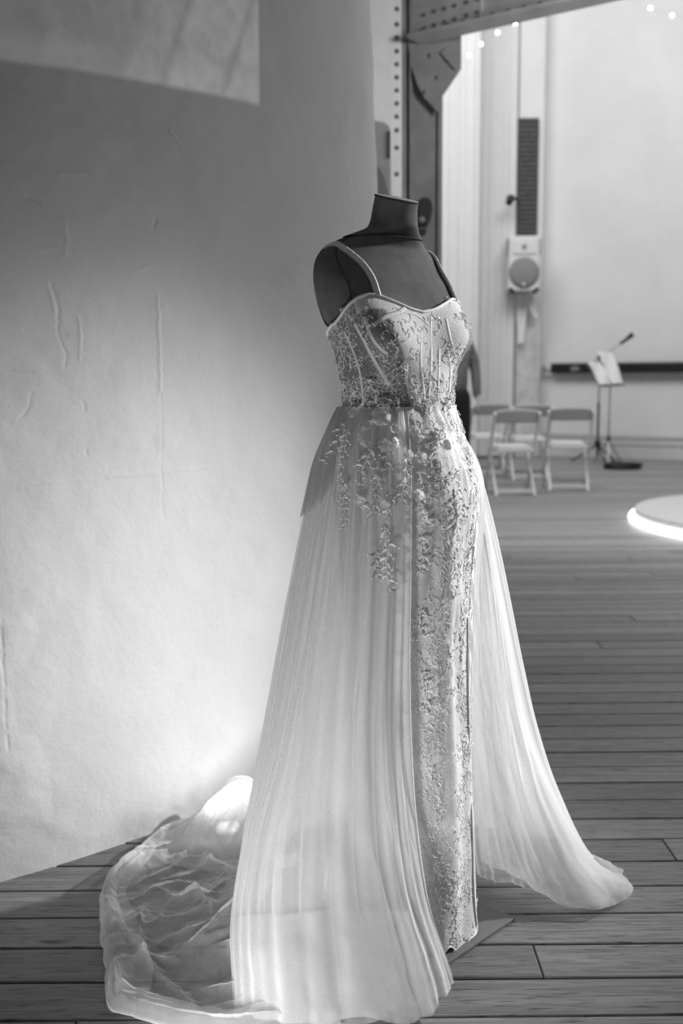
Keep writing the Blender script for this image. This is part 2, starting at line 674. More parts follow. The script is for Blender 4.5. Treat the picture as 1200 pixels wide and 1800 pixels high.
Pw[..., 0] = wxy[:, None, 0] + wn[:, None, 0] * disp - .022 - .045 * (Z - 1.3)
Pw[..., 1] = wxy[:, None, 1] + wn[:, None, 1] * disp
Pw[..., 2] = Z
# cracks, ridges and patched seams in the plaster, (points in the photograph, half width, depth)
q = proj(Pw)
CR = [([(90, 498), (99, 520), (104, 548), (101, 580), (108, 605), (117, 625), (114, 645)], 2.2, -.006),
      ([(80, 500), (90, 520), (97, 548)], 4, .004),
      ([(0, 590), (40, 585), (78, 583), (118, 587)], 2.0, -.005),
      ([(0, 656), (60, 657), (115, 661)], 1.8, -.004),
      ([(138, 556), (142, 590), (139, 632)], 3, .0045),
      ([(276, 520), (279, 550), (278, 575), (281, 600), (280, 640), (282, 690)], 3.2, .005),
      ([(262, 535), (278, 541), (292, 540)], 4, .004),
      ([(283, 690), (284, 760), (284, 820), (287, 915)], 1.8, -.003),
      ([(190, 836), (240, 834), (300, 828), (365, 821)], 4, .0035),
      ([(298, 228), (306, 242), (320, 260)], 2.5, .005),
      ([(266, 372), (276, 386), (270, 398)], 4, -.005),
      ([(76, 270), (88, 296), (106, 318)], 3, .004), ([(106, 304), (128, 305), (150, 303)], 3, .004),
      ([(44, 352), (56, 346), (70, 356)], 5, -.004), ([(146, 708), (150, 720)], 3, -.005),
      ([(34, 738), (50, 716), (56, 690)], 3, -.004), ([(150, 790), (154, 800)], 3, -.005),
      ([(3, 1090), (5, 1160), (10, 1240), (15, 1322)], 1.6, -.005),
      ([(35, 858), (60, 850), (110, 845), (160, 842)], 4, .002), ([(220, 470), (232, 476), (262, 470)], 4, .003),
      ([(110, 385), (118, 420), (114, 450)], 5, .004), ([(60, 440), (100, 436)], 4, .003)]
for pts, hw, dep in CR:
    pts = np.array(pts, float)
    lo, hi = pts.min(0) - 14, pts.max(0) + 14
    sel = np.where((q[..., 0] > lo[0]) & (q[..., 0] < hi[0]) & (q[..., 1] > lo[1]) & (q[..., 1] < hi[1]) & (S < cs[10]))
    if len(sel[0]) == 0:
        continue
    pq = q[sel]
    pq = pq + 2.0 * np.stack([noise2(pq[:, 0] / 9, pq[:, 1] / 9, 5), noise2(pq[:, 0] / 9, pq[:, 1] / 9, 6)], -1)
    d = np.full(len(pq), 1e9)
    for a, b in zip(pts[:-1], pts[1:]):
        t = np.clip(((pq - a) @ (b - a)) / ((b - a) @ (b - a)), 0, 1)
        d = np.minimum(d, np.linalg.norm(pq - a - t[:, None] * (b - a), axis=1))
    k = .36 * dep * np.exp(-(d / hw / .65) ** 2)
    Pw[sel[0], sel[1], 0] += wn[sel[0], 0] * k
    Pw[sel[0], sel[1], 1] += wn[sel[0], 1] * k
wall_left = grid_obj('wall_left', Pw, M_plaster)
tag(wall_left, kind='structure')


def wall_px(x, y):
    """point of the curved wall seen at a place of the photograph"""
    d = np.linalg.norm(q - np.array([x, y]), axis=-1) + (S > cs[10]) * 1e4
    return Pw[np.unravel_index(d.argmin(), d.shape)]


# the projector outside the frame that throws a picture on the top of the curved wall
PJ = np.array([1.3, .25, 1.93])
pa, pb, pc, pd = wall_px(2, 112), wall_px(240, 148), wall_px(458, 190), wall_px(458, 20)
ld = bpy.data.lights.new('projector', 'POINT')
ld.shadow_soft_size = .004
ld.energy = 60
lo = bpy.data.objects.new('projector', ld)
COL.objects.link(lo)
lo.location = PJ
ld.use_nodes = True
nt = ld.node_tree
em = nt.nodes['Emission']
tc = N(nt, 'ShaderNodeTexCoord')
nb = norm(np.cross(pc - PJ, pa - PJ))
nb = nb if nb[2] > 0 else -nb
nr = norm(np.cross(pc - PJ, pd - PJ))
nr = nr if nr @ (pa - PJ) > 0 else -nr


def dotn(vec):
    n = N(nt, 'ShaderNodeVectorMath', operation='DOT_PRODUCT')
    n.inputs[1].default_value = tuple(float(k) for k in vec)
    nt.links.new(tc.outputs['Normal'], n.inputs[0])
    return n.outputs['Value']


db, dr = dotn(nb), dotn(nr)


def step(src, a, b):
    n = N(nt, 'ShaderNodeMapRange', interpolation_type='SMOOTHSTEP')
    n.inputs['From Min'].default_value, n.inputs['From Max'].default_value = a, b
    nt.links.new(src, n.inputs[0])
    return n.outputs[0]


# directions across and up the picture
mask = math_n(nt, 'MULTIPLY', step(db, 0, .006), step(dr, 0, .004))
# the picture: a seated figure in pale lace, out of focus; dark seams between its folds
wob = noise(nt, tc.outputs['Normal'], 9, 2)
drw = math_n(nt, 'ADD', dr, math_n(nt, 'MULTIPLY', db, .42))
pat = N(nt, 'ShaderNodeValToRGB')
e = pat.color_ramp.elements
span = float(abs(nr @ norm(pa - PJ)))
st = [(0, .85), (.16, .9), (.19, .38), (.22, .82), (.42, .8), (.45, .4), (.48, .62), (.58, .6), (.63, .34), (1, .3)]
while len(e) < len(st):
    e.new(.5)
for k, (pp, cc) in zip(e, st):
    k.position, k.color = pp, (cc, cc, cc, 1)
nt.links.new(math_n(nt, 'DIVIDE', drw, span), pat.inputs[0])
mot = ramp(nt, noise(nt, tc.outputs['Normal'], 70, 4), [(.35, .7), (.65, 1.25)])
sh = N(nt, 'ShaderNodeMix', data_type='RGBA', blend_type='MULTIPLY')
sh.inputs[0].default_value = .8
nt.links.new(pat.outputs[0], sh.inputs[6])
nt.links.new(mot, sh.inputs[7])
low = math_n(nt, 'MULTIPLY', math_n(nt, 'SUBTRACT', 1.0, step(db, .012, .035)), .22)
val = N(nt, 'ShaderNodeMix', data_type='RGBA', blend_type='ADD')
val.inputs[0].default_value = 1
nt.links.new(sh.outputs[2], val.inputs[6])
nt.links.new(low, val.inputs[7])
nt.links.new(val.outputs[2], em.inputs['Color'])
nt.links.new(mask, em.inputs['Strength'])

# far walls
m = MB()
A, B = np.array([2.55, 13.72]), np.array([9.0, 10.42])
dn = norm(B - A)
nn = np.array([dn[1], -dn[0]])
m.prism([(*A, 0), (*B, 0), (*B, 7), (*A, 7)], (-nn[0] * .2, -nn[1] * .2, 0))
far = m.build('wall_back', M_white_wall)
tag(far, kind='structure')
m = MB()
m.box((.3, 14.2, 3.5), (4.8, .2, 7))
tag(m.build('wall_far', M_white_wall), kind='structure')


def on_wall(x, off=0.0, y=700):
    """X, Y where the image column x meets the slanted back wall, stood off by off"""
    d = ray(x, y)
    k = np.array([nn[0], nn[1]])
    t = (k @ A + off) / (k @ d[:2])
    return d[0] * t, d[1] * t


m = MB()
a, b = np.array([*on_wall(955, .012), 0]), np.array([*on_wall(1330, .012), 0])
m.box((a + b) / 2 + (0, 0, .065), (np.linalg.norm(b - a), .024, .13), rz=math.atan2(dn[1], dn[0]))
bb = m.build('baseboard_back', M_wall_trim)
tag(bb, kind='structure')
for z in (.21, .30):
    m = MB()
    m.tube([a + (nn[0] * .03, nn[1] * .03, z), b + (nn[0] * .03, nn[1] * .03, z)], .012, 8)
    o = m.build('heating_pipe', M_wall_trim, smooth=True)
    tag(o, 'thin painted pipe along the foot of the back wall, ' + ('upper' if z > .25 else 'lower') + ' of the two', 'pipe', 'pipes along the back wall')

# ------------------------------------------------------------------ riveted steel frame
YC = 6.5


def pl(x, y, Y=YC):
    return at(x, y, Y)


colm = empty('steel_column', (at(735, 600, YC)[0], YC, 0), 'riveted grey steel column with flange toned pale as if lit, behind the mannequin', 'column')
zt = 4.2
xa, xb, xc, xd, xe = [at(k, 300, YC)[0] for k in (640, 705, 713, 721, 771)]
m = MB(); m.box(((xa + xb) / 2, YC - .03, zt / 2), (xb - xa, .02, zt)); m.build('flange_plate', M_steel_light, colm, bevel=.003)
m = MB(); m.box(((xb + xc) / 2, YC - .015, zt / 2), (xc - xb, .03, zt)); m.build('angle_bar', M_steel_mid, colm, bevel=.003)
m = MB(); m.box(((xc + xd) / 2, YC + .06, zt / 2), (xd - xc, .02, zt)); m.build('gap_shade_plate', M_steel_dark, colm)  # shade of the gap put into the dark colour of this strip
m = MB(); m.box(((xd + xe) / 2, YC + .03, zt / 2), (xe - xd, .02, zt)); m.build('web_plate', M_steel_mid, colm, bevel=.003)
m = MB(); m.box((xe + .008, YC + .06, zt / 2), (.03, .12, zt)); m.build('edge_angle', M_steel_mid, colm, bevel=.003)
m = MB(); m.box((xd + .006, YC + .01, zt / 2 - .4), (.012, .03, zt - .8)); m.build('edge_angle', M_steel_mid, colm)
rm = MB(); rm.lathe([(.013, 0), (.012, .004), (.008, .008), (.002, .0105)], n=10, rot=[[1, 0, 0], [0, 0, -1], [0, 1, 0]])
rivet_me = rm.build('rivet', M_rivet, smooth=True)
rivet_data = rivet_me.data
bpy.data.objects.remove(rivet_me)


def rivet(p, parent, rz=0.0, s=1.0):
    o = bpy.data.objects.new('rivet', rivet_data)
    COL.objects.link(o)
    o.parent = parent
    o.location = Vector(p) - parent.location
    o.rotation_euler = (0, 0, rz)
    o.scale = (s, s, s)


for y in (16, 43, 66, 90, 113, 136, 159, 182, 205, 229, 260, 306, 352, 398):
    p = at(697.5, y, YC - .04)
    rivet((p[0], YC - .04, p[2]), colm, s=1.15)
# beam
bs0, bs1 = np.array([xd + .012, YC - .0]), np.array([1.62, 5.70])
ext = norm(bs1 - bs0)
bs2 = bs0 + ext * 2.7
ang = math.atan2(ext[1], ext[0])
bn = np.array([ext[1], -ext[0]])
zb = at(740, 77, YC)[2]
beam = empty('steel_beam', (bs0[0], bs0[1], zb), 'riveted grey steel beam slanting across the top, above the white drapes', 'beam')


def bslab(s0, s1, z0, z1, off, th, name, mat):
    c = bs0 + ext * (s0 + s1) / 2 + bn * off
    m = MB()
    m.box((c[0], c[1], zb + (z0 + z1) / 2), (s1 - s0, th, z1 - z0), rz=ang)
    return m.build(name, mat, beam, bevel=.002)


def beam_at(x, y, off=0.0):
    d = ray(x, y)
    t = (bn @ (bs0 + bn * off)) / (bn @ d[:2])
    return _c + d * t


bslab(0, 2.7, 0.0, .75, 0, .014, 'web_plate', M_beam)
bslab(.05, 2.7, -.012, .012, .07, .16, 'bottom_flange', M_beam)
bslab(0, 2.7, .012, .085, .014, .014, 'angle_bar', M_beam)
s_sp = float((beam_at(849, 20)[:2] - bs0) @ ext)
bslab(0.0, s_sp, .085, .70, .013, .012, 'splice_plate', M_beam)
for k in range(16):
    s = .07 + k * .098
    c = bs0 + ext * s + bn * .021
    rivet((c[0], c[1], zb + .055), beam, ang, 1.1)
for x, y in ((782, 15), (800, 10), (821, 4), (840, -2), (782, 39), (800, 34), (821, 27), (840, 22), (764, 20), (764, 44), (746, 26), (746, 50)):
    p = beam_at(x, y, .019)
    rivet(p, beam, ang, 1.0)
gs = empty('gusset_plate', at(760, 130, YC - .03), 'angled steel gusset plate between the column and the beam', 'gusset')
m = MB()
m.prism([at(x, y, YC - .02) for x, y in ((716, 70), (760, 60), (810, 50), (810, 122), (776, 172), (771, 200), (758, 186), (745, 172), (733, 150), (722, 116))], (0, -.014, 0))
m.build('plate', M_steel_mid, gs)
m = MB()
m.bar(at(779, 88, YC - .045), at(805, 118, YC - .045), .05, .012, up=(0, 1, 0))
m.build('stiffener', M_steel_mid, gs)
for x, y in ((755, 98), (783, 105), (746, 162), (768, 137)):
    rivet(at(x, y, YC - .034), gs, s=1.1)

# white pillar in the far corner, drapes beside it
YP = 13.35
pil = empty('pillar', (at(930, 700, YP)[0], YP, 0), 'worn pale pillar in the far corner behind the white loudspeaker', 'pillar')
x0, x1 = at(907, 560, YP)[0], at(951, 560, YP)[0]
zlo = at(930, 500, YP)[2]
m = MB(); m.box(((x0 + x1) / 2, YP + .1, zlo / 2), (x1 - x0, .2, zlo)); m.build('shaft', M_pillar, pil, bevel=.02)
m = MB(); m.box(((x0 + x1) / 2, YP + .1, (zlo + 7) / 2), (x1 - x0, .19, 7 - zlo)); m.build('upper_shaft', M_white_wall, pil, bevel=.02)


def drape(name, xl, xr, Y, top, bot, label, amp, nf, seed):
    nu, nv = 260, 24
    X = np.linspace(at(xl, 600, Y)[0], at(xr, 600, Y)[0], nu)
    V = np.linspace(0, 1, nv)
    P = np.empty((nu, nv, 3))
    u = np.linspace(0, 1, nu)[:, None]
    fold = np.sin(u * nf * 6.28 + 1.8 * noise2(u * 5, V[None] * 1.2 + 3, seed)) + .5 * np.sin(u * nf * 2.3 * 6.28 + seed)
    P[..., 0] = X[:, None] + .01 * fold
    P[..., 1] = Y + amp * fold * (.5 + .5 * V[None])
    P[..., 2] = top + (bot - top) * V[None]
    o = grid_obj(name, P, M_drape)
    return tag(o, label, 'drape', 'white drapes')


drape('window_drape', 700, 838, 12.6, 6.4, .03, 'white floor-length drape hanging nearest the steel column', .018, 7, 3)
drape('window_drape', 836, 904, 13.33, 6.4, .03, 'white floor-length drape hanging beside the far pillar', .014, 4, 4)

# ------------------------------------------------------------------ things in the hall
# dark ribbed panel on the pillar
YB = YP - .06
z0, z1 = at(928, 412, YB)[2], at(928, 207, YB)[2]
xl, xr = at(909, 300, YB)[0], at(946, 300, YB)[0]
rp = empty('ribbed_panel', ((xl + xr) / 2, YB, z0), 'tall dark ribbed panel on the far pillar above the white loudspeaker', 'panel')
m = MB(); m.box(((xl + xr) / 2, YB + .03, (z0 + z1) / 2), (xr - xl, .05, z1 - z0)); m.build('back_board', M_ribbed, rp, bevel=.004)
nsl = 24
for k in range(nsl):
    z = z0 + (z1 - z0) * (k + .5) / nsl
    m = MB(); m.box(((xl + xr) / 2, YB, z), (xr - xl - .03, .02, (z1 - z0) / nsl * .62)); m.build('slat', M_ribbed, rp)
p = at(900, 351, YB - .22)
cb = empty('spot_lamp', (p[0], p[1], p[2] - .03), 'small black lamp clamped to the left edge of the dark ribbed panel', 'lamp')
m = MB(); m.tube([p + (-.05, -.02, -.06), p + (-.02, 0, .02), p + (.01, .02, .04)], [.04, .055, .03], 10); m.build('lamp_head', M_black, cb, smooth=True)
m = MB(); m.bar(p + (.01, .02, .02), np.array([xl + .012, YB - .022, p[2] + .03]), .03, .03); m.build('bracket', M_black, cb)

# white loudspeaker
YS = YP - .42
z0, z1 = at(921, 511, YS)[2], at(921, 414, YS)[2]
xl, xr = at(894, 460, YS)[0], at(949, 460, YS)[0]
xm = (xl + xr) / 2
sp = empty('loudspeaker', (xm, YS, z0), 'white two-way loudspeaker with round grey cone on the far pillar', 'loudspeaker')
m = MB(); m.box((xm, YS + .16, (z0 + z1) / 2), (xr - xl, .28, z1 - z0)); m.build('cabinet', M_speaker_white, sp, bevel=.02)
rX = [[1, 0, 0], [0, 0, -1], [0, 1, 0]]
zc = at(921, 479, YS)[2]
R0 = (xr - xl) / 2 * .97
m = MB(); m.lathe([(R0 * .99, 0), (R0, .012), (R0 * .8, .03), (R0 * .02, .04)], (xm, YS + .02, zc), 40, rX); m.build('cone_grille', M_cone, sp, smooth=True)
m = MB(); m.lathe([(.02, 0), (.018, .015), (.002, .018)], (xm - .01, YS - .02, at(920, 500, YS)[2]), 16, rX); m.build('badge', M_speaker_white, sp)
zh = at(921, 434, YS)[2]
m = MB(); m.box((xm, YS + .012, zh), (R0 * 1.5, .02, .17)); m.build('horn_plate', M_speaker_white, sp, bevel=.006)
m = MB(); m.lathe([(.032, 0), (.03, .008), (.01, .004)], (xm - .005, YS, zh), 16, rX); m.build('horn_throat', M_cone, sp)
for s in (-1, 1):
    m = MB(); m.box((xm + s * (R0 + .005), YS + .05, zh), (.03, .05, .19)); m.build('handle', M_cone, sp, bevel=.004)
    m = MB(); m.tube([(xm + s * R0 * .95, YS + .02, z0 + .03), (xm + s * R0 * .62, YS + .05, z0 - .02)], [.03, .025], 8); m.build('mount_clamp', M_black, sp)
cl = MB()
nu, nv = 14, 24
for nm, cx, wd, dx, ln in (('hanging_cloth', .03, .075, 0, .62), ('hanging_cloth', .09, .05, .13, .3)):
    P = np.empty((nu, nv, 3))
    u = np.linspace(-1, 1, nu)[:, None]
    V = np.linspace(0, 1, nv)[None]
    P[..., 0] = xm + cx + u * wd * (1 - .35 * V) + dx * V
    P[..., 1] = YP - (.1 if dx == 0 else .17) + .015 * np.sin(u * 5 + V * 3)
    P[..., 2] = z0 - .03 - ln * V + 0 * u
    o = grid_obj(nm, P, M_drape)
    tag(o, 'white strip of cloth hanging below the white loudspeaker, ' + ('longer, straight' if dx == 0 else 'shorter, slanting right'), 'cloth', 'cloth strips under the loudspeaker')

# wall speaker / cabinet at the edge of the curved wall
YB2 = 4.75
gb = empty('grey_cabinet', at(668, 300, YB2), 'grey rounded cabinet with dark slot peeking out past the curved wall edge', 'cabinet')
pts = [at(x, y, YB2) for x, y in ((600, 206), (655, 210), (676, 214), (684, 219), (687.5, 228), (688.5, 300), (689, 420), (600, 420))]
m = MB(); m.prism(pts[::-1], (0, .3, 0)); m.build('case', M_box_grey, gb, bevel=.01)
m = MB(); m.prism([at(x, y, YB2 - .004) for x, y in ((679, 231), (679, 277), (685, 278), (685.5, 230))], (0, .01, 0)); m.build('slot', M_steel_dark, gb)
arc = [(659.5, 292)] + [(659.5 + 28 * math.sin(t), 420 - 128 * math.cos(t)) for t in np.linspace(.12, math.pi / 2, 10)] + [(659.5, 420)]
m = MB(); m.prism([at(x, y, YB2 - .006) for x, y in arc], (0, .012, 0)); m.build('curved_grille', plain('cabinet_grille', .26, .7, .1, 60), gb)
m = MB(); m.box((at(668, 300, YB2)[0] - .05, YB2 + .15, at(668, 420, YB2)[2] / 2), (.06, .06, at(668, 420, YB2)[2])); m.build('stand_pole', M_black_metal, gb)
m = MB(); m.lathe([(.2, 0), (.2, .02), (.03, .035)], (at(668, 300, YB2)[0] - .05, YB2 + .15, 0), 24); m.build('stand_base', M_black_metal, gb)

# black fixture on the steel column
YF = YC - .06
fx = empty('wall_fixture', at(745, 412, YF), 'black rounded lamp-like fixture on the steel column beside the mannequin neck', 'fixture')
out = [(736, 352), (741, 347), (748, 346), (756, 349), (761, 356), (762, 366), (758, 384), (751, 398), (735, 398), (733, 360)]
m = MB(); m.prism([at(x, y, YF) for x, y in out][::-1], (0, .06, 0)); m.build('housing', M_black, fx, bevel=.008)
m = MB(); m.prism([at(x, y, YF - .01) for x, y in ((735, 403), (750, 402), (748, 412), (735, 412))][::-1], (0, .06, 0)); m.build('foot', M_black, fx, bevel=.004)
m = MB(); m.box(at(742, 400, YF) + (0, .03, 0), (.04, .03, .05)); m.build('neck', M_steel_dark, fx)
m = MB(); m.lathe([(.02, 0), (.018, .01), (.002, .012)], at(741, 386, YF), 12, rX); m.build('button', M_steel_mid, fx)

# black bar on the back wall
rb0, rb1 = np.array(on_wall(969, .09, 648)), np.array(on_wall(1330, .09, 640))
zr = at(1100, 646, on_wall(1100, .09)[1])[2]
bar = empty('wall_bar', (rb0[0], rb0[1], zr), 'long black bar fixed along the white back wall behind the music stand', 'bar')
ra = math.atan2(dn[1], dn[0])
c = (rb0 + rb1) / 2
m = MB(); m.box((c[0], c[1], zr), (np.linalg.norm(rb1 - rb0), .12, .135), rz=ra); m.build('rail', M_black, bar, bevel=.02)
e0 = rb0 - dn * .06
m = MB(); m.box((e0[0], e0[1], zr - .03), (.13, .03, .03), rz=ra); m.tube([(e0[0] - .04, e0[1] + .02, zr - .06), (e0[0] - .04, e0[1] + .02, zr + .03)], .025, 8); m.build('end_bracket', M_chrome_grey, bar)
pb_ = np.array(on_wall(1010, .155, 648))
m = MB(); m.lathe([(.065, 0), (.06, .006), (.01, .008)], n=20, rot=np.array([[1, 0, 0], [0, 0, -1], [0, .55, 0]]))
cr, sr = math.cos(ra), math.sin(ra)
m.v[-1] = m.v[-1] @ np.array([[cr, -sr, 0], [sr, cr, 0], [0, 0, 1]]).T + np.array([pb_[0], pb_[1], zr - .01])
m.build('oval_badge', M_chrome_grey, bar)
for xx in (1000, 1290):
    hh = np.array(on_wall(xx, .02, 648))
    m = MB(); m.box((hh[0], hh[1], zr), (.05, .06, .09), rz=ra); m.build('wall_mount', M_black, bar)

# music stand with sheets, microphone stand
ps = fl(1068, 816)
YM = ps[1]
ms = empty('music_stand', (ps[0], ps[1], 0), 'black music stand holding white sheets before the back wall', 'music stand')
zt = at(1066, 676, YM)[2]
m = MB(); m.tube([(ps[0], ps[1], .12), (ps[0], ps[1], zt + .12)], [.011, .009], 8); m.build('pole', M_chrome_grey, ms, smooth=True)
for k in range(3):
    an = k * 2.094 + .3
    m = MB(); m.tube([(ps[0], ps[1], .3), (ps[0] + .12 * math.cos(an), ps[1] + .12 * math.sin(an), .12), (ps[0] + .2 * math.cos(an), ps[1] + .2 * math.sin(an), .012)], .011, 6); m.build('leg', M_chrome_grey, ms)
m = MB(); m.tube([(ps[0], ps[1], .27), (ps[0], ps[1], .34)], .022, 8); m.build('collar', M_black, ms)
# desk: leans back, sheared corner view
dk = [at(1032, 640, YM - .04), at(1082, 640, YM + .1), at(1096, 676, YM - .05), at(1054, 679, YM - .18)]
dt = np.array(dk)
m = MB(); m.prism(dt, (0, .015, -.004)); m.build('desk', M_chrome_grey, ms)
m = MB(); m.bar(dt[3] + (0, -.02, 0), dt[2] + (0, -.02, 0), .03, .012); m.build('ledge', M_black_metal, ms)
up = norm(np.cross(dt[1] - dt[0], dt[3] - dt[0]))
up = up if up[1] < 0 else -up


def sheet(a, b, c_, d_, off, lab):
    f = lambda u, v_: (dt[0] * (1 - u) + dt[1] * u) * (1 - v_) + (dt[3] * (1 - u) + dt[2] * u) * v_ + up * off
    nu = 6
    P = np.array([[f(a + (b - a) * i / nu, c_ + (d_ - c_) * j / nu) + up * .012 * math.sin(i * .9 + j) for j in range(nu + 1)] for i in range(nu + 1)])
    o = grid_obj('sheet_music', P, M_paper)
    tag(o, lab, 'paper', 'sheets on the music stand')


sheet(.02, .48, -.05, .96, .012, 'white paper sheet on the left half of the music stand desk')
sheet(.50, .98, -.55, .97, .02, 'taller white paper sheet on the right half of the music stand desk')

pm = fl(1049, 813)
YK = pm[1]
mk = empty('microphone_stand', (pm[0], pm[1], 0), 'black microphone stand with slanted boom beside the music stand', 'microphone stand')
ztop = at(1053, 628, YK)[2]
m = MB(); m.tube([(pm[0], pm[1], .05), (pm[0], pm[1], .75)], .016, 8); m.build('lower_pole', M_black_metal, mk, smooth=True)
m = MB(); m.tube([(pm[0], pm[1], .75), (pm[0], pm[1], ztop)], .010, 8); m.build('upper_pole', M_chrome_grey, mk, smooth=True)
m = MB(); m.tube([(pm[0], pm[1], .2), (pm[0], pm[1], .27)], .04, 10); m.build('collar', M_black, mk)
m = MB(); m.sphere((pm[0], pm[1], ztop), .035, 12, 8); m.build('boom_joint', M_black, mk, smooth=True)
b0, b1 = at(1036, 642, YK - .1), at(1090, 604, YK - .02)
m = MB(); m.tube([b0, b1], .009, 8); m.build('boom', M_chrome_grey, mk)
m = MB(); m.tube([b1, at(1100, 597, YK), at(1111, 588, YK + .02)], [.018, .022, .033], 10); m.build('microphone', M_black, mk, smooth=True)
for k in range(3):
    an = k * 2.094 + 2.7
    m = MB(); m.tube([(pm[0], pm[1], .22), (pm[0] + .32 * math.cos(an), pm[1] + .32 * math.sin(an), .014)], .012, 6); m.build('leg', M_black_metal, mk)
# coiled cable on the floor
cc = fl(1094, 824)
pts = []
for k in range(150):
    t = k / 150 * 2 * math.pi * 6
    rr = .15 + .04 * math.sin(t * .37) + .02 * random.random()
    pts.append((cc[0] + rr * 1.1 * math.cos(t), cc[1] + .12 * math.sin(t) * (1 + .2 * math.sin(t * .3)), .014 + .05 * (k / 150) + .01 * math.sin(t * 2.3)))
m = MB(); m.tube(pts, .016, 6)
tag(m.build('cable_coil', M_black, smooth=True), 'black cable coiled on the floor by the music stand', 'cable')

# folding chairs
ch = empty('folding_chair', (0, 0, 0), 'white folding chair', 'chair', 'white folding chairs')
W = .205
for s in (-1, 1):
    m = MB(); m.bar((s * W, .20, .0), (s * W, -.24, .775), .022, .042, up=(0, 1, .5)); m.build('rail', M_chair, ch, bevel=.004)
    m = MB(); m.bar((s * (W - .026), -.21, .0), (s * (W - .026), .14, .43), .022, .036, up=(0, 1, -.5)); m.build('rear_leg', M_chair, ch, bevel=.004)
seat = MB(); seat.box((0, .0, .425), (W * 2 - .06, .38, .028)); so = seat.build('seat', M_chair, ch, bevel=.008)
pad = MB(); pad.box((0, .01, .449), (W * 2 - .10, .34, .03)); pad.build('seat_pad', M_chair_pad, ch, bevel=.012)
P = np.empty((15, 6, 3))
u = np.linspace(-1, 1, 15)[:, None]
V = np.linspace(0, 1, 6)[None]
P[..., 0] = u * (W - .008)
P[..., 1] = -.19 - .05 * V - .035 * (1 - u ** 2)
P[..., 2] = .68 + .105 * V + .018 * (1 - u ** 2) * V
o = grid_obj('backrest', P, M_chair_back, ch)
sd = o.modifiers.new('thickness', 'SOLIDIFY'); sd.thickness = .022
m = MB(); m.box((0, -.185, .045), (W * 2 - .06, .02, .035)); m.build('rear_crossbar', M_chair, ch, bevel=.004)
m = MB(); m.box((0, .165, .07), (W * 2 - .03, .02, .035)); m.build('front_crossbar', M_chair, ch, bevel=.004)
spots = [((903, 873), 9.1, .06, 'white folding chair nearest the gown, front left of the cluster'),
         ((1003, 864), None, -.1, 'white folding chair at the right end, beside the music stand'),
         ((857, 838), None, .10, 'white folding chair at the back left, partly behind the gown'),
         ((932, 846), None, .0, 'white folding chair at the back, between the left and right chairs')]
for i, (pxy, Y, rz, lab) in enumerate(spots):
    o = ch if i == 0 else copy_tree(ch)
    p = fl(*pxy)
    o.location = (p[0], p[1] + .2, 0)
    o.rotation_euler = (0, 0, rz)
    tag(o, lab, 'chair', 'white folding chairs')

# round podium with a light strip round its foot
pc_ = np.array([3.40, 7.27, 0])
RP = 1.19
pd_ = empty('round_podium', tuple(pc_), 'low round white podium ringed by a glowing strip at the right edge', 'podium')
m = MB(); m.lathe([(RP - .02, .012), (RP - .02, .06), (RP, .062), (RP, .098), (RP - .006, .104), (.001, .104)], tuple(pc_), 96); m.build('platform', M_podium, pd_, bevel=0)
k = np.linspace(0, 2 * math.pi, 120, endpoint=False)
m = MB(); m.tube(np.stack([pc_[0] + (RP + .015) * np.cos(k), pc_[1] + (RP + .015) * np.sin(k), 0 * k + .032], 1), .030, 8, closed=True); m.build('light_strip', M_led, pd_, smooth=True)

# fairy lights on their wires
def fairy(pts, Y, lab, ends):
    st_ = empty('fairy_lights', at(*pts[0], Y), lab, 'string lights', 'fairy lights')
    line = [at(*ends[0], Y)] + [at(x, y, Y) for x, y in pts] + [at(*ends[1], Y)]
    m = MB(); m.tube(line, .002, 5); m.build('wire', M_wire, st_)
    for x, y in pts:
        m = MB(); m.sphere(at(x, y, Y) + (0, -.014, 0), .014, 10, 6); m.build('bulb', M_bulb, st_, smooth=True)


fairy([(824, 98), (845, 78), (874, 58), (905, 42)], 12.2, 'string of small bulbs on the white drapes under the beam', ((800, 115), (960, -20)))
fairy([(1142, 15), (1180, 28)], 11.4, 'string of small bulbs before the back wall at the top right', ((1090, -10), (1290, 40)))

# person standing behind the gown
def skin_body(name, V, Ed, Rad, mat, parent, lvl=2):
    me = bpy.data.meshes.new(name)
    off = np.array(parent.location)
    me.from_pydata([tuple(np.array(v_) - off) for v_ in V], Ed, [])
    o = bpy.data.objects.new(name, me)
    COL.objects.link(o)
    o.parent = parent
    o.modifiers.new('skin', 'SKIN').use_smooth_shade = True
    for i, r_ in enumerate(Rad):
        sv_ = me.skin_vertices[0].data[i]
        sv_.radius = (r_, r_) if np.isscalar(r_) else r_
        sv_.use_root = (i == 0)
    s_ = o.modifiers.new('sub', 'SUBSURF')
    s_.levels = s_.render_levels = lvl
    me.materials.append(mat)
    return o


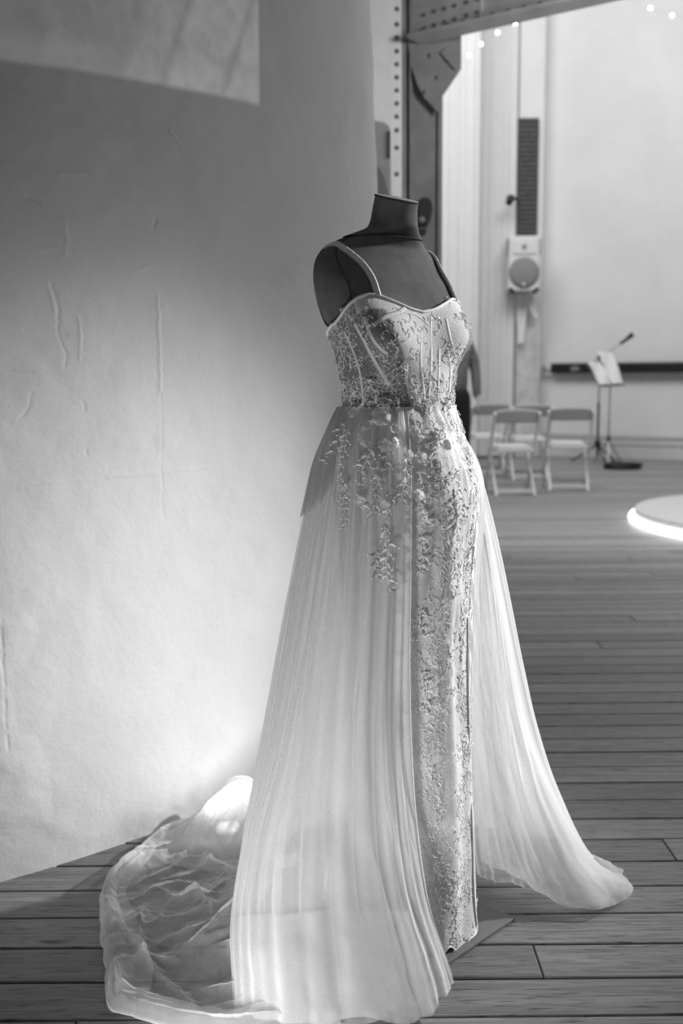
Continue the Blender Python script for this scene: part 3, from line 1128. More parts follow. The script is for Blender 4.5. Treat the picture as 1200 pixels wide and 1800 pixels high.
px_, py_ = 1.105, 9.9
per = empty('person', (px_, py_, 0), 'person in grey shirt and dark trousers standing behind the gown', 'person')
b = lambda x, y, z: (px_ + x, py_ + y, z)
V = [b(0, 0, .95), b(0, .01, 1.12), b(0, 0, 1.32), b(0, .01, 1.46), b(0, 0, 1.54), b(0, -.012, 1.63), b(0, .0, 1.72)]
Rr = [(.15, .11), (.135, .10), (.16, .11), (.075, .07), (.052, .055), (.078, .095), (.07, .085)]
Ed = [(i, i + 1) for i in range(6)]
for s in (-1, 1):
    n0 = len(V)
    V += [b(s * .17, 0, 1.40), b(s * .235, .01, 1.16), b(s * .25, -.04, .93), b(s * .25, -.06, .86)]
    Rr += [.055, .045, .03, (.035, .018)]
    Ed += [(2, n0), (n0, n0 + 1), (n0 + 1, n0 + 2), (n0 + 2, n0 + 3)]
    for fq, (dx, dy, L) in enumerate(((.0, -.03, .085), (.0, -.01, .095), (.0, .012, .09), (.0, .03, .07), (-s * .02, -.045, .05))):
        n1 = len(V)
        V += [b(s * .25 + dx * .5, -.06 + dy * .8, .84), b(s * .25 + dx, -.065 + dy, .84 - L * .6), b(s * .245 + dx, -.07 + dy, .84 - L)]
        Rr += [.010, .009, .007]
        Ed += [(n0 + 3, n1), (n1, n1 + 1), (n1 + 1, n1 + 2)]
    n2 = len(V)
    V += [b(s * .09, 0, .88), b(s * .10, -.01, .48), b(s * .10, .02, .09), b(s * .105, -.12, .035)]
    Rr += [.09, .06, .042, (.04, .03)]
    Ed += [(0, n2), (n2, n2 + 1), (n2 + 1, n2 + 2), (n2 + 2, n2 + 3)]
skin_body('body', V, Ed, Rr, M_skin, per)
SV = [b(0, 0, .88), b(0, .01, 1.10), b(0, 0, 1.32), b(0, .01, 1.45)]
SR = [(.185, .145), (.158, .122), (.165, .122), (.088, .08)]
SE = [(0, 1), (1, 2), (2, 3)]
for s in (-1, 1):
    n0 = len(SV)
    SV += [b(s * .165, 0, 1.40), b(s * .225, .01, 1.16), b(s * .24, -.045, .88)]
    SR += [.066, .056, .044]
    SE += [(2, n0), (n0, n0 + 1), (n0 + 1, n0 + 2)]
skin_body('shirt', SV, SE, SR, M_shirt, per)
TV = [b(0, 0, 1.03), b(0, 0, .93)]
TR = [(.165, .122), (.168, .125)]
TE = [(0, 1)]
for s in (-1, 1):
    n0 = len(TV)
    TV += [b(s * .095, 0, .84), b(s * .10, -.01, .48), b(s * .10, .015, .04)]
    TR += [.105, .085, .078]
    TE += [(1, n0), (n0, n0 + 1), (n0 + 1, n0 + 2)]
skin_body('trousers', TV, TE, TR, M_trousers, per)
for s in (-1, 1):
    m = MB(); m.tube([b(s * .10, .06, .045), b(s * .10, 0, .05), b(s * .103, -.09, .04), b(s * .105, -.19, .03)], [.04, .048, .045, .025], 10); m.build('shoe', M_shoe, per, smooth=True)
m = MB(); m.sphere(b(0, .034, 1.69), .098, 16, 10, (.88, .95, 1.0)); m.build('hair', M_hair, per, smooth=True)
for s in (-1, 1):
    m = MB(); m.sphere(b(s * .032, -.095, 1.64), .011, 8, 6); m.build('eye', M_black, per, smooth=True)
    m = MB(); m.sphere(b(s * .083, 0, 1.63), .028, 8, 6, (.35, .7, 1)); m.build('ear', M_skin, per, smooth=True)
m = MB(); m.tube([b(0, -.095, 1.635), b(0, -.118, 1.60), b(0, -.1, 1.592)], [.008, .015, .008], 8); m.build('nose', M_skin, per, smooth=True)
m = MB(); m.box(b(0, -.098, 1.565), (.045, .012, .01)); m.build('mouth', M_trousers, per)

# ------------------------------------------------------------------ mannequin
MC = np.array([.115, 1.98])
PHI = math.radians(40)
FD = np.array([math.sin(PHI), -math.cos(PHI)])          # the way it faces
RD = np.array([-math.cos(PHI), -math.sin(PHI)])         # its own right-hand side (left in the photograph)


def levels(rows):
    """silhouette rows (y, left x, right x, depth ratio, exponent) -> arrays by height"""
    out = []
    for y, xl, xr, k, ex in rows:
        L, R = at(xl, y, MC[1]), at(xr, y, MC[1])
        hw = (R[0] - L[0]) / 2
        cx = (R[0] + L[0]) / 2
        a = hw / math.sqrt(math.cos(PHI) ** 2 + (k * math.sin(PHI)) ** 2)
        out.append((at((xl + xr) / 2, y, MC[1])[2], (cx - MC[0]) / math.sin(PHI), a, k * a, ex))
    out = np.array(sorted(out))
    return out[:, 0], out[:, 1:]


BODY = levels([(800, 588, 812, .8, 2), (760, 598, 806, .8, 2), (718, 606, 797, .82, 2), (690, 604, 796, .8, 2), (650, 599, 799, .74, 2.1), (620, 593, 799, .68, 2.2),
               (592, 585, 799, .62, 2.3), (560, 573, 800, .56, 2.3), (530, 562, 800, .50, 2.4), (500, 557, 797, .46, 2.5),
               (480, 556, 789, .42, 2.5), (460, 559, 778, .40, 2.4), (445, 567, 768, .40, 2.3), (433, 579, 757, .42, 2.2), (422, 600, 748, .5, 2.1), (412, 626, 741, .66, 2),
               (404, 643, 736, .9, 2), (393, 650, 734.5, 1, 2), (370, 655, 734, 1, 2), (352, 659, 735, 1, 2), (340, 661, 735, 1, 2)])


def body_pt(th, h, off=0.0, cups=True):
    """th: angle from the facing direction towards the figure's right"""
    th, h = np.broadcast_arrays(np.asarray(th, float), np.asarray(h, float))
    v = pchip(h.ravel(), BODY[0], BODY[1]).reshape(h.shape + (4,))
    sh, a, b, ex = v[..., 0], v[..., 1], v[..., 2], v[..., 3]
    c, s = np.cos(th), np.sin(th)
    x = b * np.sign(c) * np.abs(c) ** (2 / ex)
    y = a * np.sign(s) * np.abs(s) ** (2 / ex)
    bust = 0
    if cups:
        for t0 in (-.60, .60):
            dt_ = np.arctan2(np.sin(th - t0), np.cos(th - t0))
            e = (dt_ / .44) ** 2 + ((h - 1.222) / np.where(h > 1.222, .062, .046)) ** 2
            bust = bust + .038 * np.exp(-e ** 1.15)
    rn = np.sqrt(x * x + y * y) + 1e-9
    k = 1 + (bust + off) / rn
    x, y = x * k, y * k
    P = np.empty(h.shape + (3,))
    P[..., 0] = MC[0] + FD[0] * (sh + x) + RD[0] * y
    P[..., 1] = MC[1] + FD[1] * (sh + x) + RD[1] * y
    P[..., 2] = h
    return P


man = empty('dress_form', (MC[0], MC[1], 0), 'headless grey linen dress form on a square plate, wearing the white gown', 'mannequin')
HNECK = float(at(690, 417, MC[1])[2])
HTOP = float(at(697, 351, MC[1])[2])
th = np.linspace(-math.pi, math.pi, 120, endpoint=False)
hv = np.concatenate([np.linspace(.93, 1.36, 70), np.linspace(1.364, HNECK, 26)])
T, Hh = np.meshgrid(th, hv, indexing='ij')
P = body_pt(T, Hh)
torso = grid_obj('torso', P, M_linen, man, True)
hv2 = np.linspace(HNECK - .004, HTOP, 26)
T, Hh = np.meshgrid(th, hv2, indexing='ij')
P = body_pt(T, Hh)
# the neck is cut on a slope, lower at the front
t_ = (Hh - hv2[0]) / (hv2[-1] - hv2[0])
fwd = (P[..., 0] - MC[0]) * FD[0] + (P[..., 1] - MC[1]) * FD[1]
fwd = fwd - fwd.mean()
P[..., 2] -= .30 * fwd * t_ ** 2 - .004
grid_obj('neck', P, M_linen, man, True)
rim = P[:, -1]
m = MB()
cen = rim.mean(0)
m.add(np.concatenate([rim + (0, 0, .0), rim + (0, 0, .0035), [cen + (0, 0, .006)]]),
      [(i, (i + 1) % 120, 120 + (i + 1) % 120, 120 + i) for i in range(120)] + [(120 + i, 120 + (i + 1) % 120, 240) for i in range(120)])
m.build('neck_cap', plain('cap_linen', .5, .8, .05, 60), man)
m = MB(); m.tube(rim + (0, 0, .001), .0018, 6, closed=True); m.build('cap_seam', M_seam, man)
nb_ = body_pt(th, np.full(120, HNECK), .0012)
m = MB(); m.tube(nb_, .0014, 5, closed=True); m.build('neck_seam', M_seam, man)
# arm plates: flat round discs closing the shoulders
for s in (1, -1):
    hh = np.linspace(1.235, 1.405, 30)
    ha, hb = 1.232, 1.408
    k = np.linspace(0, 2 * math.pi, 60, endpoint=False)
    hgt = (ha + hb) / 2 + (hb - ha) / 2 * np.sin(k)
    tt = s * (math.pi / 2 + .62 * np.cos(k) * (1 - .25 * np.sin(k)))
    ring = body_pt(tt, hgt, .0015)
    m = MB(); m.tube(ring, .0012, 5, closed=True)
    m.build('armhole_seam', M_seam, man)
m = MB(); m.tube([(MC[0], MC[1], .012), (MC[0], MC[1], 1.0)], .016, 12); m.build('pole', M_chrome_grey, man, smooth=True)
m = MB(); m.lathe([(.045, .008), (.045, .02), (.018, .035)], (MC[0], MC[1], 0), 24); m.build('pole_collar', M_chrome_grey, man)
cr_ = fl(905, 1614, .008)
pcn = np.array([cr_[0] - .26, cr_[1] + .003])
m = MB(); m.box((pcn[0], pcn[1], .0045), (.368, .368, .007), rz=math.radians(45)); m.build('base_plate', M_plate, man, bevel=.0015)

# ------------------------------------------------------------------ gown
gown = empty('wedding_gown', (MC[0], MC[1], 0), 'white lace corset wedding gown with tulle overskirt and train on the dress form', 'gown')
HW = float(at(705, 718, 1.9)[2])                         # waist


def top_h(t):
    t = np.arctan2(np.sin(t), np.cos(t))
    d = np.degrees(np.abs(t))
    return pchip(d, [0, 8, 18, 30, 42, 52, 64, 84, 110, 135, 180], NECKLINE)


NECKLINE = np.array([1.262, 1.268, 1.280, 1.291, 1.288, 1.279, 1.266, 1.244, 1.226, 1.214, 1.20])
NT, NH = 420, 110
th = np.linspace(-math.pi, math.pi, NT, endpoint=False)
vv = np.linspace(0, 1, NH)
TH = top_h(th)
Hb = HW - .004 + (TH[:, None] - HW + .004) * vv[None]
Tb = np.broadcast_to(th[:, None], Hb.shape)
Pb = body_pt(Tb, Hb, .005)
bodice = grid_obj('bodice', Pb, M_bodice, gown, True)
lin = np.clip((.50 - np.abs(Tb + .02)) / .04, 0, 1) * np.clip((1.245 + .10 * np.abs(Tb) - Hb) / .006 , 0, 1)
lin = np.maximum(lin, np.clip((.36 - np.abs(Tb)) / .03, 0, 1))
lin = np.maximum(lin, np.clip((Hb - TH[:, None] + .026) / .002, 0, 1) * (np.abs(Tb) < .9))
la = bodice.data.attributes.new('lining', 'FLOAT', 'POINT')
la.data.foreach_set('value', lin.astype(np.float32).ravel())
m = MB(); m.tube(Pb[:, -1] + (0, 0, .001), .0032, 8, closed=True); m.build('neckline_piping', M_satin, gown, smooth=True)


def nearest(P, px, front=True):
    """indices of the grid points seen at places of the photograph, nearest surface first"""
    Q = proj(P)
    dep = P[..., 1]
    res = []
    for x, y in px:
        d = np.hypot(Q[..., 0] - x, Q[..., 1] - y)
        s = d + 60 * np.maximum(0, dep - dep[d < d.min() + 8].min() - .04)
        res.append(np.unravel_index(s.argmin(), s.shape))
    return res


def grid_normals(P):
    du = np.gradient(P, axis=0)
    dv = np.gradient(P, axis=1)
    n = norm(np.cross(du, dv))
    return n


def ring_normals(P):
    n = norm(np.cross(np.roll(P, -1, 0) - np.roll(P, 1, 0), np.gradient(P, axis=1)))
    rad_ = P[..., :2] - MC
    return n * np.sign((n[..., :2] * rad_).sum(-1, keepdims=True))


Nb = ring_normals(Pb)


def resample(pts, n):
    pts = np.asarray(pts, float)
    s = np.concatenate([[0], np.cumsum(np.linalg.norm(np.diff(pts, axis=0), axis=1))])
    return pchip(np.linspace(0, s[-1], n), s, pts)


def seam_on(P, Nn, px, name, mat, rad, flat=.14, lift=.0003, n=26, parent=None):
    fine = resample(px, 18)
    idx = nearest(P, fine)
    pts = np.array([P[i] + Nn[i] * lift for i in idx])
    nr_ = np.array([Nn[i] for i in idx])
    keep = [0] + [k for k in range(1, len(pts)) if np.linalg.norm(pts[k] - pts[k - 1]) > 1e-4]
    pts, nr_ = pts[keep], nr_[keep]
    if len(pts) < 3:
        return None
    pts2 = resample(pts, n)
    for _ in range(8):
        pts2[1:-1] = (pts2[:-2] + 2 * pts2[1:-1] + pts2[2:]) / 4
    nn_ = norm(pchip(np.linspace(0, len(nr_) - 1, n), np.arange(len(nr_)), nr_))
    m = MB(); m.tube(pts2, rad, 6, flat=flat, nrm=nn_)
    return m.build(name, mat, parent or gown, smooth=True)


M_bone = plain('satin_boning', .74, .6, .03, 60, .3)
for px, r_ in (([(622, 566), (640, 600), (662, 640), (684, 676)], .0042),
               ([(641, 556), (652, 590), (668, 612), (682, 622)], .0038),
               ([(604, 580), (622, 620), (634, 660), (638, 712)], .003),
               ([(655, 572), (678, 556), (700, 549), (712, 540)], .0045),
               ([(700, 547), (730, 553), (748, 566), (753, 572)], .002),
               ([(757, 556), (757, 600), (757, 650), (752, 700)], .003),
               ([(770, 556), (771, 600), (771, 650), (769, 705)], .003),
               ([(785, 612), (791, 640), (790, 680), (786, 710)], .003),
               ([(784, 560), (788, 585), (797, 615)], .003),
               ([(712, 640), (716, 670), (722, 705)], .0035),
               ([(741, 590), (739, 630), (742, 660), (746, 706)], .0028)):
    seam_on(Pb, Nb, px, 'boning', M_bone, r_)

# beaded shoulder straps
def shoulder_curve(side, npt=60):
    # front: straight up the chest, over the shoulder ridge, down the back
    t0_ = 28 if side > 0 else 38
    tf, tb = side * math.radians(t0_), side * math.radians(140)
    hf, hbk = float(top_h(np.array(tf))), float(top_h(np.array(tb)))
    hr = 1.392
    pts = []
    for k in np.linspace(0, 1, 24):
        h = hf + (hr - hf) * k
        pts.append(body_pt(side * math.radians(t0_ + (76 - t0_) * k ** 4.5), h, .0045))
    for k in np.linspace(0, 1, 24)[1:]:
        h = hr + (hbk - hr) * k
        pts.append(body_pt(side * math.radians(100 + 62 * k ** .35), h, .0045))
    pts = resample(np.array(pts), npt)
    for _ in range(4):
        pts[1:-1] = (pts[:-2] + 2 * pts[1:-1] + pts[2:]) / 4
    return pts


for side in (1, -1):
    pts = shoulder_curve(side)
    nr_ = norm(pts - np.array([MC[0] - FD[0] * .04, MC[1] - FD[1] * .04, 1.28]))
    m = MB(); m.tube(pts, .0066, 8, flat=.4, nrm=nr_)
    st_ = m.build('strap', M_satin, gown, smooth=True)
    fine = resample(pts, 96)
    tg_ = norm(np.gradient(fine, axis=0))
    nf = norm(pchip(np.linspace(0, len(nr_) - 1, 96), np.arange(len(nr_)), nr_))
    sd = norm(np.cross(tg_, nf))
    m = MB()
    for i in range(96):
        for kk in (-1.3, 0, 1.3):
            m.sphere(fine[i] + sd[i] * kk * .0032 + nf[i] * .0022, .0020, 6, 4)
    tag(m.build('strap_beads', M_bead, st_, smooth=True), kind='stuff')

# sheath skirt of lace
SK = levels([(718, 606, 797, .82, 2), (740, 600, 808, .85, 2), (770, 594, 820, .87, 2), (800, 588, 830, .9, 2), (850, 588, 838, .92, 2), (900, 592, 836, .92, 2),
             (1000, 600, 827, .92, 2), (1150, 606, 822, .92, 2), (1300, 610, 824, .92, 2), (1450, 614, 829, .9, 2), (1560, 618, 833, .9, 2), (1640, 620, 836, .9, 2), (1700, 620, 838, .9, 2)])
NT2, NH2 = 240, 200
th2 = np.linspace(-math.pi, math.pi, NT2, endpoint=False)
dth = np.degrees(th2)
hem = .012 + .028 * np.clip((-dth - 20) / 50, 0, 1) * (dth > -170) + .010 * noise2(th2 * 6, th2 * 0, 3)
vv = np.linspace(0, 1, NH2)
Hs = hem[:, None] + (HW + .004 - hem[:, None]) * vv[None]
Ts = np.broadcast_to(th2[:, None], Hs.shape)
lv = pchip(Hs.ravel(), SK[0], SK[1]).reshape(Hs.shape + (4,))
fold = .0025 * (1 - vv[None]) ** .6 * (np.exp(-((Ts + .02) / .10) ** 2) - .8 * np.exp(-((Ts - .22) / .13) ** 2)) \
    + .004 * (1 - vv[None]) * np.sin(Ts * 9 + 2 * noise2(Ts * 2, Hs * 3, 8)) + .0035 * fbm(Ts * 6, Hs * 9, 9, 3) * vv[None]
fold = fold + .006 * np.clip((Hs - HW + .05) / .05, 0, 1)
xx = (lv[..., 2] + fold) * np.cos(Ts)
yy = (lv[..., 1] + fold) * np.sin(Ts)
Ps = np.empty(Hs.shape + (3,))
Ps[..., 0] = MC[0] + FD[0] * (lv[..., 0] + xx) + RD[0] * yy
Ps[..., 1] = MC[1] + FD[1] * (lv[..., 0] + xx) + RD[1] * yy
Ps[..., 2] = Hs
skirt = grid_obj('sheath_skirt', Ps, M_lace, gown, True)
Ns = ring_normals(Ps)
m = MB(); m.tube(Ps[:, 0], .0016, 6, closed=True); m.build('hem_trim', M_thread, gown, smooth=True)
seam_on(Ps, Ns, [(821, 1085), (821, 1180), (823, 1300), (828, 1450), (834, 1612), (836, 1626)], 'skirt_seam', M_satin, .0024, 1.0, .001, 40)

# embroidery: little leafy sprigs of cord standing on the lace
def sprigs(P, Nn, n, name, parent, pick, size=(.012, .026), seed=1, leafy=5):
    r = np.random.default_rng(seed)
    m = MB()
    nu, nv_ = P.shape[:2]
    tu = norm(np.roll(P, -1, 0) - np.roll(P, 1, 0))
    for _ in range(n):
        for _try in range(60):
            i, j = int(r.integers(nu)), int(r.integers(2, nv_ - 2))
            if r.random() < pick(P[i, j], i, j):
                break
        p, nn_, a = P[i, j], Nn[i, j], tu[i, j]
        b_ = norm(np.cross(nn_, a))
        L = r.uniform(*size)
        d0 = r.uniform(0, 6.28)
        cv = r.uniform(1.6, 5.0) * (1 if r.random() < .5 else -1)
        k = np.linspace(0, 1, 13) ** .8
        ang_ = d0 + cv * k
        st = np.concatenate([[[0, 0]], np.cumsum(np.stack([np.cos(ang_), np.sin(ang_)], -1)[:-1] * L / 12, 0)])
        pts = p + st[:, :1] * a + st[:, 1:] * b_ + nn_ * .0003
        m.tube(pts, .0006, 3, cap=False)
        for q in range(leafy):
            s0 = 2 + (q * 4) % 10
            sg = 1 if q % 2 else -1
            d = ang_[s0] + sg * r.uniform(.5, 1.1)
            ll, ww = L * r.uniform(.13, .2), L * r.uniform(.04, .06)
            u_, w_ = np.array([math.cos(d), math.sin(d)]), np.array([-math.sin(d), math.cos(d)])
            o_ = st[s0]
            lf = [o_, o_ + u_ * ll * .5 + w_ * ww, o_ + u_ * ll, o_ + u_ * ll * .5 - w_ * ww]
            pts3 = np.array([p + x_[0] * a + x_[1] * b_ for x_ in lf])
            zz = np.array([.0006, .0010, .0005, .0010])[:, None]
            m.add(pts3 + nn_ * zz, [(0, 1, 2, 3)])
    o = m.build(name, M_thread, parent)
    return tag(o, kind='stuff')


sprigs(Ps, Ns, 1500, 'lace_embroidery', skirt,
       lambda p, i, j: (1.0 if th2[i] > -.62 else .25) if (-1.75 < th2[i] < 1.2) and fbm(th2[i] * 4, p[2] * 7, 77, 2) > -.15 else 0, (.016, .040), 3, 3)
sprigs(Pb, Nb, 430, 'lace_embroidery', bodice,
       lambda p, i, j: (1.0 if p[2] < 1.19 else .5) if (-1.6 < th[i] < 2.4) else 0, (.014, .034), 4, 3)

# tulle overskirt: one sheet from one front edge round the back to the other, in pleats
def key(th_deg, hip, mid, low, hemp):
    w0 = body_pt(math.radians(th_deg), HW + .002, .007)
    w1 = .80 * body_pt(math.radians(th_deg), HW - .035, .010) + .20 * np.array(hip)
    w1[2] = HW - .035
    return np.array([w0, w1, hip, mid, low, hemp])


def P3(x, y, Y):
    return at(x, y, Y)


dY = -.09
def pt(X, Y, z):
    return np.array([X, Y, z])


def col(th_deg, hip, mid, low, hm):
    return key(th_deg, hip, mid, low, hm)


KEYS = [
    col(30, at(721, 860, 1.83), at(722, 1290, 1.83), at(748, 1560, 1.78), fl(799, 1752, .006)),
    col(44, at(690, 850, 1.82), at(668, 1290, 1.80), at(690, 1570, 1.75), fl(745, 1792, .006)),
    col(62, at(650, 848, 1.83), at(620, 1290, 1.78), at(622, 1570, 1.72), fl(660, 1812, .006)),
    col(84, at(605, 842, 1.86), at(560, 1290, 1.80), at(535, 1570, 1.73), fl(545, 1815, .006)),
    col(106, at(572, 836, 1.92), at(505, 1290, 1.83), at(450, 1570, 1.76), fl(455, 1800, .006)),
    col(124, at(553, 830, 1.97), at(464, 1290, 1.88), at(404, 1575, 1.80), fl(393, 1765, .006)),
    col(150, pt(-.03, 2.05, .94), pt(-.12, 2.03, .45), pt(-.17, 2.03, .15), pt(-.20, 2.03, .006)),
    col(180, pt(.02, 2.12, .94), pt(-.06, 2.17, .45), pt(-.13, 2.24, .15), pt(-.18, 2.30, .006)),
    col(212, pt(.12, 2.14, .94), pt(.10, 2.25, .45), pt(.09, 2.36, .15), pt(.09, 2.44, .006)),
    col(236, pt(.21, 2.11, .94), pt(.29, 2.22, .45), pt(.38, 2.3, .15), pt(.47, 2.34, .006)),
    col(252, at(838, 842, 2.03), at(940, 1290, 2.14), at(1020, 1490, 2.2), fl(1078, 1530, .006)),
    col(260, at(842, 860, 1.98), at(930, 1290, 2.05), at(1020, 1500, 2.07), fl(1092, 1580, .006)),
    col(264, at(838, 870, 1.95), at(905, 1290, 1.99), at(960, 1490, 2.02), fl(1008, 1603, .006)),
    col(265, at(834, 875, 1.97), at(862, 1290, 2.03), at(890, 1490, 2.06), fl(905, 1567, .006)),
    col(266, at(829, 880, 2.0), at(826, 1290, 2.08), at(832, 1470, 2.14), fl(838, 1538, .006)),
]
KEYS = np.array(KEYS)                                       # columns x levels x 3
KV = np.array([0, .033, .13, .55, .85, 1.0])


def overskirt(NU, NV, seed, shrink=0.0, amp=1.0):
    w = np.array([0, .9, 2, 3.2, 4.4, 5.6, 7, 8.4, 9.8, 11, 12, 12.7, 13.5, 14.2, 15])
    u = np.linspace(0, 15, NU)
    A = pchip(u, w, KEYS)                                   # NU x 5 x 3
    v = np.linspace(0, 1, NV)
    P = pchip(v, KV, np.swapaxes(A, 0, 1))                  # NV x NU x 3
    P = np.swapaxes(P, 0, 1).copy()
    cen = np.empty_like(P)
    cen[..., 0], cen[..., 1], cen[..., 2] = MC[0], MC[1] , P[..., 2]
    tg_ = np.gradient(P, axis=0)
    n = np.stack([tg_[..., 1], -tg_[..., 0], 0 * tg_[..., 0]], -1)
    n = norm(n)
    out = np.sign(((P - cen) * n).sum(-1).mean())
    n = n * out
    # pleats: many at the waist, gathering into fewer, deeper folds lower down
    L = np.cumsum(np.linalg.norm(np.diff(P[:, NV // 2], axis=0, prepend=P[:1, NV // 2]), axis=1))[:, None]
    V = v[None]
    wv = .05 * noise2(L * 6, V * 1.3, seed) + .03 * noise2(L * 2, V * 2 + 5, seed + 1)
    ph = (L + wv) * 2 * math.pi
    f1 = np.sin(ph * 26 + 1.5 * noise2(L * 9, V * .8, seed + 2))
    f2 = np.sin(ph * 11 + 2.5 * noise2(L * 5, V * 1.1, seed + 3))
    f3 = np.sin(ph * 5.2 + 2 * noise2(L * 3, V, seed + 4))
    sharp = lambda f: 1 - 2 * np.abs(f) ** .7
    k = np.clip(V / .5, 0, 1)
    f0 = np.sin(ph * 58 + 2.2 * noise2(L * 16, V * .7, seed + 7)) * np.clip(.5 + noise2(L * 7, V * 1.5, seed + 8), 0, 1.2)
    d = amp * (.0030 * f0 + .0042 * f1 * (1 - .3 * V) + .0034 * k * sharp(f2) * np.clip(.55 + noise2(L * 4, V * 1.2, seed + 9), 0, 1.3) + .009 * k * V * f3
               + .006 * V ** 2 * fbm(L * 9, V * 5, seed + 5, 3)
               + .010 * np.clip((V - .8) / .2, 0, 1) ** 1.5 * fbm(L * 12 + V * 2, V * 9 - L * 3, seed + 10, 4))
    edge = np.minimum(1, np.minimum(np.arange(NU), np.arange(NU)[::-1])[:, None] / (NU * .02))
    d = d * (.25 + .75 * edge) + .011 * np.exp(-((L - .035) / .026) ** 2) * np.clip(1.1 - V * 1.1, 0, 1) * np.clip(V / .03, 0, 1)
    # the hem lies on the boards in loose ripples
    P = P + n * (d - shrink * (.3 + .7 * V))[..., None]
    P[..., 2] += np.clip((V - .9) / .1, 0, 1) * .012 * (1 + fbm(L * 14, V * 4, seed + 6, 2))
    P[..., 2] = np.maximum(P[..., 2], .005)
    # nothing slips inside the body of the skirt
    rel = P[..., :2] - MC
    t_ = np.arctan2(rel @ RD, rel @ FD)
    lv_ = pchip(np.clip(P[..., 2], SK[0][0], SK[0][-1]).ravel(), SK[0], SK[1]).reshape(P.shape[:2] + (4,))
    c2 = rel - lv_[..., :1] * FD
    xf, yr = c2 @ FD, c2 @ RD
    mg = .005 + .015 * np.clip((HW - P[..., 2]) / .3, 0, 1)
    rr = np.sqrt((xf / (lv_[..., 2] + mg)) ** 2 + (yr / (lv_[..., 1] + mg)) ** 2)
    s = np.where(rr < 1, 1 / np.maximum(rr, .2), 1.0)
    c2 = c2 * s[..., None]
    P[..., :2] = MC + lv_[..., :1] * FD + c2
    return P


Pt = overskirt(1300, 240, 40)
tull = grid_obj('tulle_overskirt', Pt, M_tulle, gown)
Pt2 = overskirt(1000, 200, 90, .014, 1.1)
grid_obj('tulle_underlayer', Pt2, M_tulle, tull)
# short scalloped tulle puff over the right hip, shade put into its colour
ip = np.linspace(330, 640, 120).astype(int)
jp = np.arange(0, 52)
Pp = Pt[np.ix_(ip, jp)].copy()
cut = np.clip(34 + 12 * np.sin(np.linspace(0, 3.0, 120)) + 3 * np.abs(np.sin(np.arange(120) * .42)), 0, 51)
for a_ in range(120):
    Pp[a_] = pchip(np.linspace(0, cut[a_], 52), jp, Pp[a_])
Pp[..., :2] -= .006 * norm(MC - Pp[..., :2])
puff_layer = grid_obj('hip_puff', Pp, tulle('shaded_puff_tulle', .45, .62), gown)
# doubled hem at the front, a second turn of net above the floor
uh = np.linspace(56, 620, 300).astype(int)
vh = np.linspace(210, 239, 60).astype(int)
Ph = Pt[np.ix_(uh, vh)].copy()
Ph[..., :2] += .004 * norm(MC - Ph[..., :2])
grid_obj('hem_turn', Ph, M_tulle, tull)
I_, J_ = np.meshgrid(np.arange(300), np.arange(60), indexing='ij')
Ph2 = Ph.copy()
Ph2[..., :2] += (.005 + .012 * np.abs(fbm(I_ / 11, J_ / 18, 48, 3)))[..., None] * norm(MC - Ph[..., :2])
grid_obj('hem_turn', Ph2, M_tulle, tull)
Nt = grid_normals(Pt)
cc_ = np.stack([np.full(Pt.shape[:2], MC[0]), np.full(Pt.shape[:2], MC[1]), Pt[..., 2]], -1)
Nt = Nt * np.sign(((Pt - cc_) * Nt).sum(-1, keepdims=True))
# rolled front edges
for i in (0, -1):
    m = MB(); m.tube(Pt[i, ::3], .0008, 5); m.build('front_edge', M_thread, tull, smooth=True)


# train: a sheet of net let down on the floor in creases, its edge turned back on itself
outer = np.array([fl(600, 1806, .010), fl(545, 1808, .012), fl(470, 1812, .012), fl(380, 1815, .012), fl(300, 1808, .012), fl(222, 1786, .012), fl(190, 1771, .012),
                  fl(184, 1715, .015), fl(178, 1640, .018), fl(175, 1580, .02), fl(203, 1540, .02), fl(246, 1498, .02), fl(290, 1462, .03),
                  at(335, 1446, 2.40), at(372, 1408, 2.46), at(420, 1375, 2.46), at(470, 1400, 2.44)])
inner = np.array([fl(590, 1770, .012), fl(560, 1740, .02), fl(530, 1720, .04), fl(500, 1700, .06), fl(480, 1670, .06), fl(470, 1650, .06), fl(465, 1640, .07),
                  fl(460, 1625, .08), fl(455, 1600, .09), fl(452, 1580, .10), fl(455, 1560, .11), fl(465, 1540, .12), fl(475, 1530, .14),
                  fl(485, 1520, .16), fl(500, 1515, .18), fl(515, 1510, .18), fl(530, 1505, .18)])
NA, NB_, NF = 420, 190, 50
ua = np.linspace(0, 1, NA)
ks = np.linspace(0, 1, len(outer))
Oa, Ia = pchip(ua, ks, outer), pchip(ua, ks, inner)
vb = np.linspace(0, 1, NB_)[None, :, None]
sheet0 = Ia[:, None] * (1 - vb) + Oa[:, None] * vb
zl = Ia[:, None, 2] * (1 - vb[..., 0]) ** 3
sheet0[..., 2] = .007 + zl + (Oa[:, None, 2] - .007) * vb[..., 0] ** 4
bw = pchip(ua, [0, .25, .33, .40, .48, .56, .65, .75, .85, 1], np.array([.05, .055, .06, .085, .085, .07, .06, .07, .07, .06]))
bw = bw * (1 + .10 * noise2(ua * 17, ua * 0, 60) + .06 * noise2(ua * 43, ua * 0, 61))
inward = norm((Ia - Oa) * np.array([1, 1, 0]))
vf = np.linspace(0, 1, NF + 1)[1:]
fold_ = Oa[:, None] + inward[:, None] * (bw[:, None, None] * vf[None, :, None])
fold_[..., 2] = Oa[:, None, 2] + .014 * np.sin(np.pi * np.clip(vf * 1.6, 0, 1))[None] + .008
